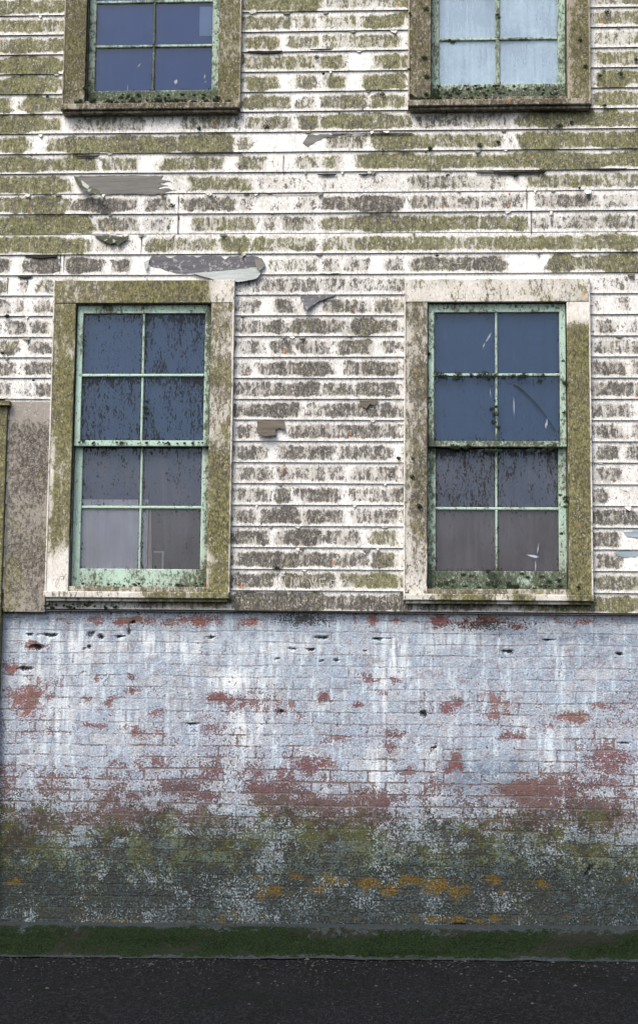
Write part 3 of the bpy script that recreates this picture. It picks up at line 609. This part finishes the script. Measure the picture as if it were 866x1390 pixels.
# ------------------------------------------------------------------ door frame at the far left
mb = MB()
mb.box(DOOR_R-.14, DOOR_R, -.048, .06, -.15, DOOR_TOP-.15); mb.box(DOOR_R-DOOR_W, DOOR_R-DOOR_W+.14, -.048, .06, -.15, DOOR_TOP-.15)
mb.box(DOOR_R-DOOR_W, DOOR_R, -.048, .06, DOOR_TOP-.149, DOOR_TOP-.02); mb.box(DOOR_R-DOOR_W-.03, DOOR_R+.02, -.075, -.004, DOOR_TOP-.02, DOOR_TOP+.012)
fr = mb.build('door', M_CASING, building, lambda x, z: (.9+.2*vn(x, z, 6), .95-.5*sst(1.9, 1.2, z), 0*x))
tag(fr, 'mossy green door frame cut off by the left edge')
mb = MB().box(DOOR_R-DOOR_W+.141, DOOR_R-.141, .02, .06, -.12, DOOR_TOP-.15)
for a in (0, 1):
    for b in (0, 1): mb.box(DOOR_R-DOOR_W+.22+a*.44, DOOR_R-DOOR_W+.58+a*.44, .008, .0199, .15+b*1.5, 1.45+b*1.5, ch=.006)
mb.build('door_leaf', M_SASH, fr, lambda x, z: (.4+0*x, .5+0*x, 0*x))

# ------------------------------------------------------------------ windows
def tufts(name, spots, label, seed, mat=None, cat='moss', y=-.04):
    """clumps of moss cushions: many small leaf faces around each cushion. spots = (x, y, z, radius)"""
    r = random.Random(seed); V, Fc = [], []
    for (x, yy, z, rad) in spots:
        n = int(40+rad*5200)
        for _ in range(n):
            a, b = r.uniform(0, 6.283), math.acos(r.uniform(-1, 1)); q = rad*(r.random()**.45)
            px, py, pz = x+q*math.cos(a)*math.sin(b)*1.15, yy+q*math.sin(a)*math.sin(b)*.7, z+q*math.cos(b)*.8
            s_ = r.uniform(.0015, .0042); t = r.uniform(0, 6.283); k = r.uniform(-.7, .7); b0 = len(V)
            for j in range(3):
                an = t+j*2.094; V.append((px+s_*math.cos(an), py+s_*k*math.sin(an*1.7)-.001*j, pz+s_*math.sin(an)))
            Fc.append((b0, b0+1, b0+2))
    o = link(name, V, Fc, mat or M_MOSS, None); return tag(o, label, cat, None, 'stuff')

def window(key, label, cas_mat, sash_mat, cf, sf, panes, gmat, gmat_low, deep=.0, rows_low=2, wide_mid=False):
    x0, zs, H = WINS[key]; cw = .148; x1 = x0+WINW; yf = -.046
    a, b = x0+cw, x1-cw; top = zs+H-.155
    # the window itself: lined opening (jambs, head and stool) in the wall
    mb = MB(); mb.box(a-.03, a, -.03, .115, zs+.05, top+.03, ch=.001); mb.box(b, b+.03, -.03, .115, zs+.05, top+.03, ch=.001)
    mb.box(a, b, -.03, .115, top, top+.03, ch=.001)
    mb.box(a, b, -.036, .115, zs+.05, zs+.085, ch=.004)
    win = mb.build('window', cas_mat, building, lambda x, z: (.65+0*x, .3+0*x, 0*x)); tag(win, label)
    # casing
    for nm, q in (('side_casing', (x0, a, yf, -.006, zs+.051, top)), ('side_casing', (b, x1, yf, -.006, zs+.051, top))):
        side = 0 if q[0] == x0 else 1
        MB().box(*q, wob=.004).build(nm, cas_mat, win, lambda x, z, s=side: cf(x-x0, z-zs, s))
    MB().box(x0+.003, x1-.003, yf-.003, -.006, top+.001, zs+H, wob=.003).build('head_casing', cas_mat, win, lambda x, z: cf(x-x0, z-zs, 2))
    # back band: thin raised edge on the outer side
    for e_ in (x0-.004, x1-.006):
      MB().box(e_, e_+.010, yf-.006, -.006, zs+.051, zs+H+.004, step=.1, ch=.002).build('edge_moulding', cas_mat, win, lambda x, z: tuple(q*f for q, f in zip(cf(x-x0, z-zs, 0 if key == 'LR' else 1), (.55, 1, 1))))
    # sill: nosing board and the strip under it
    mb = MB(); mb.box(x0-.004, x1+.004, -.082, -.004, zs+.008, zs+.05, wob=.003, ch=.005)
    mb.box(x0+.01, x1-.01, -.060, -.004, zs-.012, zs+.007, step=.06)
    mb.build('sill', cas_mat, win, lambda x, z: cf(x-x0, z-zs, 3))
    # sashes
    mx = (a+b)/2-.002; mw = .007 if not wide_mid else .014
    g = .004
    if rows_low == 2: zl = [.087, .205, .612, 1.018]; up_rows = [1.05, 1.488, 1.905]
    else:
        q_ = .182 if key == 'UL' else .200
        zl = [.087, q_, q_+.318, q_+.636, 1.14]; up_rows = [1.17, 1.54, 1.905]
    def sash(z0, z1, rows, y0, y1, sw_l, sw_r, rail_b, rail_t, part_low):
        m_ = MB(); L, Rr = a+g, b-g
        m_.box(L, L+sw_l, y0, y1, z0, z1); m_.box(Rr-sw_r, Rr, y0, y1, z0, z1)
        m_.box(L+sw_l, Rr-sw_r, y0, y1, z0, rail_b); m_.box(L+sw_l, Rr-sw_r, y0, y1, rail_t, z1)
        for zr in rows: m_.box(L+sw_l, Rr-sw_r, y0+.004, y1-.004, zr-.009, zr+.009, step=.012, ch=.004)
        zz = [rail_b]+list(rows)+[rail_t]
        for p, q in zip(zz[:-1], zz[1:]):
            m_.box(mx-mw, mx+mw, y0+.003, y1-.003, p+(.009 if p != rail_b else 0), q-(.009 if q != rail_t else 0), step=.012, ch=.004)
        m_.build('sash', sash_mat, win, lambda x, z: sf(x-x0, z-zs, z0-zs))
        for r_, (p, q) in enumerate(zip(zz[:-1], zz[1:])):
            for c_, (l, rr) in enumerate(((L+sw_l, mx-mw), (mx+mw, Rr-sw_r))):
                pb = MB(); pb.box(l-.003, rr+.003, (y0+y1)/2, (y0+y1)/2+.004, p+.004, q-.004, step=.018, ch=.0005); pb.m[-1] = 2
                extra = panes.get((part_low, r_, c_), {}).get('marks', [])
                for mk in extra: pb.poly(pts(mk), (y0+y1)/2-.0015, .001, 1)
                dd = panes.get((part_low, r_, c_), panes.get('any', {})).get('dirt', panes.get('any', {}).get('dirt', .3))
                def cg(x, z, l=l, rr=rr, p=p, q=q, dd=dd):
                    t = np.minimum.reduce([(x-l), (rr-x)]); ed = sst(.022, .002, t)*.35; tp = sst(.10, 0, q-z)*.42*(.5+vn(x, z, 12)); bt = sst(.03, 0, z-p)*.3
                    return dd*(.45+.75*vn(x, z*.35, 16))+ed+tp*min(1, dd*2)+bt, 0*x, 0*x
                gm = gmat_low if part_low else gmat
                pb.build('pane', None, win, cg, mats=[gm, M_PANE_MARK, M_CLEAR])
    zr = [zs+q for q in zl]; ur = [zs+q for q in up_rows]
    sash(zr[0], zr[-1]+.03, zr[2:-1], .030+deep, .062+deep, .052 if key != 'UL' else .045, .05, zr[1], zr[-1], True)
    sash(ur[0]-.038, top-.004, ur[1:-1], -.010+deep, .024+deep, .040, .040, ur[0], ur[-1], False)
    return (x0, zs, a, b, top)

# casing growth per window: f(x, z, side) local metres; side 0 left, 1 right, 2 head, 3 sill
def c_LL(x, z, s):
    n, n2 = vn(x+s*3, z, 5), vn(x, z, 11)
    if s == 0: d = .62+.35*n-.5*sst(.45, .28, z+.1*n)-.35*sst(.045,.015,x)*sst(1.3,.9,z); g_ = .75+.3*n2
    elif s == 1: d = .45+.45*n+.35*sst(1.1, .5, z)*sst(1.06, 1.12, x+.03*n)-.15*sst(1.05, 1.09, x)*sst(1.07,1.05,x); g_ = .55+.5*sst(1.0, .3, z)
    elif s == 2: d = .66+.35*n-.4*sst(1.0, 1.06, x); g_ = .7+0*x
    else: d = .22+.25*n+.45*sst(.5, .8, x); g_ = .3+.7*sst(.5, .8, x)
    return d, g_, 0*x
def c_LR(x, z, s):
    n, n2 = vn(x+s*3+9, z, 5), vn(x+4, z, 11)
    if s == 0: d = .32+.40*n+.12*sst(.02, .07, x)-.3*sst(.2, .1, z); g_ = .15+.3*n2
    elif s == 1: d = .9+.25*n-.9*sst(1.78, 1.9, z+.08*n)-.15*sst(1.06,1.055,x); g_ = .75+.3*n2
    elif s == 2: d = .12+.38*n2+.45*sst(.75, 1.15, x)*n; g_ = .6+0*x
    else: d = .15+.30*n2+.6*blobl(x, [(.27,.06),(.42,.07),(.52,.05),(.75,.07),(1.12,.09)]); g_ = .5+.5*blobl(x, [(.27,.06),(.42,.09),(.75,.08),(1.12,.09)])
    return d, g_, 0*x
def blobl(x, L): return np.clip(sum(np.exp(-((x-a)/b)**2) for a, b in L), 0, 1)
def c_UL(x, z, s):
    n = vn(x+s*3+2, z, 5)
    if s == 3: return .45+.4*n, .2+0*x, 0*x
    return .55+.4*n, .35+.35*n+.2*(s == 1), 0*x
def c_UR(x, z, s):
    n = vn(x+s*3+6, z, 5)
    if s == 3: return .55+.4*n-.3*sst(.9, 1.1, x), .2+0*x, 0*x
    if s == 1: return .5+.4*n-.35*sst(1.09, 1.06, x), .7+0*x, 0*x
    return .6+.4*n, .5+0*x, 0*x
def s_LL(x, z, z0): n = vn(x, z, 8); return .20+.22*n+.20*sst(.35,.1,z)*vn(x+2,z,14)+.35*sst(1.0,1.04,x)+.3*sst(1.5, 1.85, z)*n+.28*sst(.3,.1,z)*sst(.6,.9,x), .5+0*x, 0*x
def s_LR(x, z, z0): n = vn(x+7, z, 8); return .30+.24*n+.7*sst(.32,.1,z)*vn(x+2,z,16)+.25*sst(.205,.19,x)*sst(1.6,1,z)*vn(x,z,20)+.25*np.exp(-((z-1.045)/.04)**2), .5+0*x, 0*x
def s_UL(x, z, z0): n = vn(x+3, z, 8); return .38+.25*n+.62*sst(.21,.12,z)+.35*np.exp(-((x-.6)/.03)**2), .6+0*x, 0*x
def s_UR(x, z, z0): n = vn(x+5, z, 8); return .37+.25*n+.5*sst(.21,.12,z)+.15*np.exp(-((x-.6)/.03)**2), .5+0*x, 0*x

def sl(u0, v0, u1, v1, wd): 
    dx, dy = u1-u0, v1-v0; L = math.hypot(dx, dy); a, b = -dy/L*wd/2, dx/L*wd/2
    return [(u0, v0), ((u0+u1)/2+a, (v0+v1)/2+b), (u1, v1), ((u0+u1)/2-a, (v0+v1)/2-b)]
window('LL', 'lower left window with yellow green mossy casing and a pale card behind its bottom pane', M_CASING, M_SASH, c_LL, s_LL,
       {'any': {'dirt': .32}, (False,1,0): {'dirt': .30}, (False,1,1): {'dirt': .5}, (False,0,0): {'dirt': .5}, (False,0,1): {'dirt': .45}, (True,0,0): {'dirt': .16}, (True,0,1): {'dirt': .22}}, M_GLASS_A, M_GLASS_B)
window('LR', 'lower right window with white head casing, dark moss on its bars and plum lower panes', M_CASING, M_SASH, c_LR, s_LR,
       {'any': {'dirt': .3}, (False,1,0): {'dirt': .16, 'marks': [sl(654.5,474,665,452,1.6), sl(655,470,661,462,2.2), sl(667,450,661,464,1.2)]}, (False,1,1): {'dirt': .12},
        (False,0,0): {'dirt': .22, 'marks': [sl(665,527,666,540,.8)]}, (False,0,1): {'dirt': .2, 'marks': [sl(697,538,697.5,565,1.3), sl(741,582,742.5,566,2.2), sl(741,582,740,574,2.2)]},
        (True,1,0): {'dirt': .50}, (True,1,1): {'dirt': .56}, (True,0,0): {'dirt': .2}, (True,0,1): {'dirt': .18, 'marks': [sl(729.5,752,732,736,1.3), sl(727.5,776,727.5,760,1.6), [(715,752),(726,753),(732,755),(728,757),(721,755)]]}}, M_GLASS_A, M_GLASS_B)
window('UL', 'upper left window with brown casing, navy panes and a mossy bottom rail', M_BROWN, M_SASH, c_UL, s_UL,
       {'any': {'dirt': .12}, (True,0,0): {'dirt': .12, 'marks': [sl(185,88,190,82,1.2), sl(172,110,172,122,.6)]}, (True,0,1): {'dirt': .1, 'marks': [[(235,107),(239,104),(240,108),(237,111)], sl(276,104,278,96,1.4), sl(277,109,279,106,1.2)]}}, M_GLASS_D, M_GLASS_D, rows_low=3)
window('UR', 'upper right window with brown casing and pale blue panes', M_BROWN, M_SASH, c_UR, s_UR,
       {'any': {'dirt': .0}}, M_GLASS_C, M_GLASS_C, rows_low=3, wide_mid=True)

# what hangs and stands behind the panes
def blind(key, z0, z1, mat, name, label, cat, y=.074, folds=0.0, dx=(0, 0)):
    x0, zs, H = WINS[key]; xs = np.linspace(x0+.09+dx[0], x0+WINW-.09-dx[1], 70); V, Fc = [], []
    for z in (z0, z1):
        for x in xs: V.append((x, y+folds*math.sin(x*34+math.sin(x*7)*2), zs+z))
    for z in (z1, z0):
        for x in xs: V.append((x, y+.004+folds*math.sin(x*34+math.sin(x*7)*2), zs+z))
    n = len(xs)
    for k in range(4):
        for i in range(n-1): p, q = k*n+i, ((k+1) % 4)*n+i; Fc.append((p, p+1, q+1, q))
    o = link(name, V, Fc, mat, None, smooth=bool(folds)); return tag(o, label, cat)
blind('UL', .0, 2.1, M_NAVY, 'roller_blind', 'navy blind filling the upper left window', 'blind')
blind('UR', .0, 2.1, M_PALEB, 'roller_blind', 'pale blue blind filling the upper right window', 'blind')
blind('LL', .622, 2.1, M_SLATEB, 'roller_blind', 'dark slate blind behind all but the bottom panes of the lower left window', 'blind')
blind('LL', .0, .75, M_GREYC, 'curtain', 'grey brown curtain low in the lower left window', 'curtain', y=.1, folds=.008)
blind('LR', .622, 2.1, M_SLATEB, 'roller_blind', 'dark slate blind behind all but the bottom panes of the lower right window', 'blind')
blind('LR', .0, .75, M_PLUM, 'curtain', 'plum grey curtain behind the bottom panes of the lower right window', 'curtain', y=.1, folds=.006)
xa, za = W(112, 678, .075); xb, zb = W(200, 775, .075)
m_ = MB().box(xa, xb, .066, .071, WINS['LL'][1]+.10, za, ch=.002); tag(m_.build('card_or_reflection_sheet', M_WHITEC), 'pale grey card standing behind the bottom left pane of the lower left window', 'card')
xc, _ = W(206.5, 700, .075)
m_ = MB().poly([(xb+.004, zb-.02), (xc+.01, zb-.02), (xc-.006, za-.05), (xb+.006, za-.05)], .072, .006); tag(m_.build('wooden_lath', M_BEIGE), 'thin beige lath beside the pale card in the lower left window', 'lath')
xd, zd = W(209, 748, .075); xe, ze = W(222, 772, .075)
m_ = MB().box(xe-.012, xe, .079, .086, ze-.02, zd, ch=.001); m_.box(xd, xe-.012, .079, .086, zd-.010, zd, ch=.001); m_.box(xd, xe-.012, .081, .087, ze-.02, zd-.010, ch=.001, cur=1)
tag(m_.build('picture_frame', None, mats=[M_WHITEC, M_GREYC]), 'small pale edged frame at the bottom of the lower left window', 'frame')
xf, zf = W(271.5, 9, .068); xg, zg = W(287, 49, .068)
m_ = MB().box(xf, xg+.01, .066, .070, zg, zf, ch=.001); tag(m_.build('card_or_reflection_sheet', M_LBLUE), 'light blue reflection in the right pane of the upper left window, made as a sheet', 'card')  # flat sheet added to stand in for a bright reflection on the glass

# twig on the lower right window
def tube(name, P, r0, mat, label, cat):
    V, Fc = [], []
    for i, p in enumerate(P):
        rr = r0*(1-.6*i/len(P))
        for j in range(6): V.append((p[0]+rr*math.cos(j*1.047), p[1]+rr*math.sin(j*1.047)*.8, p[2]+rr*math.sin(j*1.047+.8)))
    for i in range(len(P)-1):
        for j in range(6): a = i*6+j; b = i*6+(j+1) % 6; Fc.append((a, b, b+6, a+6))
    Fc.append(tuple(range(5, -1, -1))); Fc.append(tuple(range(len(V)-6, len(V))))
    return tag(link(name, V, Fc, mat), label, cat)
P = []
for i in range(15):
    t = i/14; u = 698+56*t; v = 522+38*t+26*t*t*1.0; x, z = W(u, v, -.005); P.append((x, -.008-.012*math.sin(t*3.14), z))
tube('twig', P, .0035, M_MOSS, 'thin dark twig lying across a pane of the lower right window', 'twig')

# moss cushions, surveyed
def spots(L, y=-.045):
    o = []
    for (u, v, r) in L: x, z = W(u, v, y); o.append((x, y, z, r/205))
    return o
r = random.Random(3)
L = [(598,509,5),(604,511,4),(592,507,4),(622,509,6),(618,513,4),(640,509,3),(650,509,3.5),(658,508,6),(664,511,5),(672,510,4),(684,511,3),(696,510,3),(706,511,4),(712,509,4.5),(733,517,3.5),(737,509,2),
     (615,606,5),(621,607,4),(633,607,5),(636,605,3),(660,611,3),(666,612,3.5),(672,612,4),(678,612,3),(699,613,3.5),(717,612,3),(722,611,3.5),(745,607,6),(752,606,4),(738,611,3),
     (667,555,3.5),(672,562,4),(670,573,3.5),(676,580,3),(673,552,2.5),(582,480,3),(766,520,3),(765,560,2.5),(583,540,2),
     (662,776,4),(668,782,6),(674,790,7),(664,792,5),(640,782,3),(606,792,5),(596,794,5),(614,789,4),(690,792,4),(697,796,4),(708,779,2.5),(716,784,3),(735,783,3.5),(745,790,4),(758,788,4),(740,797,5),(725,800,3),(628,780,3),(650,797,3),(700,798,3)]
L += [(r.uniform(588, 762), r.choice([800.5, 802, 796]), r.uniform(1.2, 3)) for _ in range(46)]
tufts('moss', spots(L, -.022), 'dark moss cushions along the bars and bottom rail of the lower right window', 3)
L = [(767,676,4),(768,681,3.5),(760,672,2.5),(767,688,3),(762,724,2.4),(559,647,3.5),(569,688,4),(568,686,3),(553,807,5),(551,812,4),(560,622,1.8),(785,797,2),(764,490,2),(768,522,3)]
tufts('moss', spots(L, -.052), 'black round moss knots on the casing of the lower right window', 4)
L = [(r.uniform(100, 318), 140+r.uniform(-4, 5), r.uniform(1.2, 4)) for _ in range(60)]+[(r.uniform(140, 300), 133+r.uniform(-5, 5), r.uniform(1, 3)) for _ in range(40)]+[(136,146,5),(144,148,4),(116,120,3.5),(120,116,2.5),(186,141,4),(228,148,4),(296,133,3.5),(270,143,4),(310,140,4)]
tufts('moss', spots(L, -.05), 'green black moss heaped on the sill of the upper left window', 5)
L = [(r.uniform(556, 600), 134+r.uniform(-8, 8), r.uniform(1.2, 3.4)) for _ in range(40)]+[(r.uniform(590, 764), 122+r.uniform(-6, 8), r.uniform(1, 2.6)) for _ in range(50)]+[(576,78,3.6),(579,104,4.2),(615,57,4.5),(610,55,3),(617,121,4.5),(652,120,3),(555,94,2.6),(794,90,3.2),(578,12,4),(787,54,2.4),(556,18,2),(675,20,2.4),(677,24,2.2),(630,134,3),(640,133,3),(610,130,4)]
tufts('moss', spots(L, -.052), 'dark moss spots around the frame and sill of the upper right window', 6)
L = [(118,413,1.4),(r.uniform(110,285),601,2.4)]+[(r.uniform(108, 285), 601+r.uniform(-1, 1.5), r.uniform(.6, 1.8)) for _ in range(24)]+[(198,553,3.2),(199,560,3),(197,567,2.4),(199,545,1.8),(113,598,3)]+[(r.uniform(120,280), 512, r.uniform(.5, 1.2)) for _ in range(20)]+[(r.uniform(108,275), 795+r.uniform(-3,2), r.uniform(.8,2)) for _ in range(24)]
tufts('moss', spots(L, -.02), 'thin dark moss on the sash bars of the lower left window', 7)
L = [(10,429,3.2),(234,279,4),(65,131,2.6),(361,172,4),(430,78,4),(824,16,4.5),(814,103,3),(842,100,3.5),(519,128,3.5),(651,197,4),(676,193,2.5),(593,347,2.4),(376,771,3.2),(786,255,2),(541,622,3),(759,170,4),(775,166,3),(583,201,2.4),(735,232,5),(700,237,4),(4,479,2.4),(46,516,1.8),(863,81,3),(439,100,2),(584,202,3),(698,238,3.4),(608,238,2.5),(820,143,2.5),(270,174,3)]
L += [(60+r.uniform(0, 100), 823+r.uniform(-3, 3), r.uniform(.8, 2.4)) for _ in range(26)]
tufts('moss', spots(L, -.024), 'small black moss knots dotted over the clapboards', 8)

# ------------------------------------------------------------------ kerb, ground, litter
def tilt(x): return .012*x
def build_kerb():
    xs = np.concatenate([np.arange(-9, -2.7, .1), np.arange(-2.7, 2.9, .02), np.arange(2.9, 9, .1)])
    prof = [(.04,.0),(-.02,.002),(-.06,.0),(-.095,-.004),(-.12,-.014),(-.145,-.032),(-.165,-.055),(-.18,-.08),(-.195,-.105),(-.21,-.128),(-.225,-.143),(-.26,-.150),(-.30,-.152)]
    V, C, Fc = [], [], []
    for j, (y, z) in enumerate(prof):
        for x in xs:
            n = float(vn(x, j*.13, 7)); n2 = float(vn(x, j*.4, 2)); k = min(1, max(0, (j-2)/4))
            V.append((x, y-.03*k*(n2-.5)-(.035*(float(vn(x, 3, 9))-.5)+.02*(float(vn(x, 8, 28))-.5) if j > 8 else 0), z+tilt(x)*1.0+k*(.022*(n-.5)+.014*(float(vn(x, j*.3, 25))-.5))*(1 if j < 11 else .3)))
            w_ = (.1, .12, .2, .42, .6, .72, .85, .95, .95, .85, .6, .3, .1)[j]; C.append((w_*(.70+.55*n2)+.25*(n-.5), 0, 0))
    nx = len(xs)
    for j in range(len(prof)-1):
        for i in range(nx-1): a = j*nx+i; Fc.append((a, a+nx, a+nx+1, a+1))
    o = link('kerb', V, Fc, M_KERB, None, {'ctl': C}, smooth=True); return tag(o, kind='structure')
build_kerb()
def build_ground():
    xs = np.unique(np.concatenate([[-400,-120,-40,-15], np.arange(-6, 6.01, .12), [15,40,120,400]])); ys = np.unique(np.concatenate([[-400,-120,-40,-20], np.arange(-12, -.2, .12), [-.2, 0, 7, 30, 120, 400]]))
    V, Fc = [], []
    for y in ys:
        for x in xs:
            z = -.158 + (tilt(x) if abs(x) < 6 else 0) + .010*(float(vn(x, y, 1.3))-.5) + .006*(float(vn(x, y, 5))-.5)
            V.append((x, y, z))
    n = len(xs)
    for j in range(len(ys)-1):
        for i in range(n-1): a = j*n+i; Fc.append((a, a+1, a+n+1, a+n))
    return tag(link('ground', V, Fc, M_GROUND, None, smooth=True), kind='structure')
build_ground()
# moss growing on the kerb
def kerb_moss():
    r = random.Random(9); V, Fc = [], []
    for _ in range(5000):
        x = r.uniform(-2.8, 2.9); t = r.triangular(0, 1, .6)
        if float(vn(x, t, 5)) < .3 and r.random() < .6: continue
        y = -.08-.14*t; z = tilt(x)-.004-.145*t**1.9+.004; s_ = r.uniform(.003, .009); a = r.uniform(0, 6.28); b = len(V)
        for j in range(2): V.append((x+s_*.3*math.cos(a+j*3.14), y-.006+s_*.3*math.sin(a+j*3.14), z))
        V.append((x+r.uniform(-.4, .4)*s_, y-.006-s_*.7, z+s_)); Fc.append((b, b+1, b+2))
    return tag(link('moss', V, Fc, M_MOSSK), 'green moss growing along the foot of the wall', 'moss', None, 'stuff')
kerb_moss()
def pebble(u, v, rad, label, seed):
    # where the sight line meets the ground
    d = ROT @ np.array([(u-433)/F, -(v-695)/F, -1.0]); t = (-.15-CAM[2])/d[2]; p = CAM+d*t; r = random.Random(seed)
    V, Fc = [], []; nr, ns = 5, 8
    for i in range(nr+1):
        for j in range(ns):
            a, b = math.pi*i/nr, 6.283*j/ns; q = rad*r.uniform(.8, 1.15); V.append((q*1.3*math.sin(a)*math.cos(b), q*math.sin(a)*math.sin(b), rad*.6+q*.65*math.cos(a)))
    for i in range(nr):
        for j in range(ns): a = i*ns+j; b = i*ns+(j+1) % ns; Fc.append((a, a+ns, b+ns, b))
    o = link('pebble', V, Fc, M_FLAKE); o.location = (p[0], p[1], -.15+tilt(p[0])-.004); return tag(o, label, 'pebble', 'pale pebbles lying on the ground')
pebble(237, 1291, .011, 'small white pebble on dark ground, leftmost of the pale pebbles', 1)
pebble(545, 1291.5, .013, 'largest pale pebble, on dark ground right of centre below the kerb', 2)
pebble(425, 1289, .008, 'tiny pale pebble lying by the kerb foot near the middle', 3)

def grit():
    """loose grit and crumbs of mortar gathered at the foot of the kerb and thinning out over the ground"""
    r = random.Random(31); V, Fc = [], []
    for _ in range(1500):
        x = r.uniform(-2.9, 3.0); y = -.25-min(2.2, r.expovariate(3.0)); s_ = r.uniform(.002, .007)*(1 if r.random() < .93 else 2); b = len(V); z = -.156+tilt(x)
        ax, ay, az = s_*r.uniform(.7, 1.5), s_*r.uniform(.7, 1.3), s_*r.uniform(.4, .9); a = r.uniform(0, 3); ca_, sa_ = math.cos(a), math.sin(a)
        for p in ((1,0,0),(-1,0,0),(0,1,0),(0,-1,0),(.1,.1,1),(0,0,-1)): V.append((x+ax*(p[0]*ca_-p[1]*sa_), y+ay*(p[0]*sa_+p[1]*ca_), z+az*p[2]))
        for f in ((0,2,4),(2,1,4),(1,3,4),(3,0,4),(2,0,5),(1,2,5),(3,1,5),(0,3,5)): Fc.append(tuple(b+q for q in f))
    return tag(link('grit', V, Fc, M_GRIT), 'loose dark grit scattered on the ground along the kerb', 'grit', None, 'stuff')
M_GRIT = wood_mat('grit', (.012,.012,.013), (.06,.06,.06), 14)
grit()
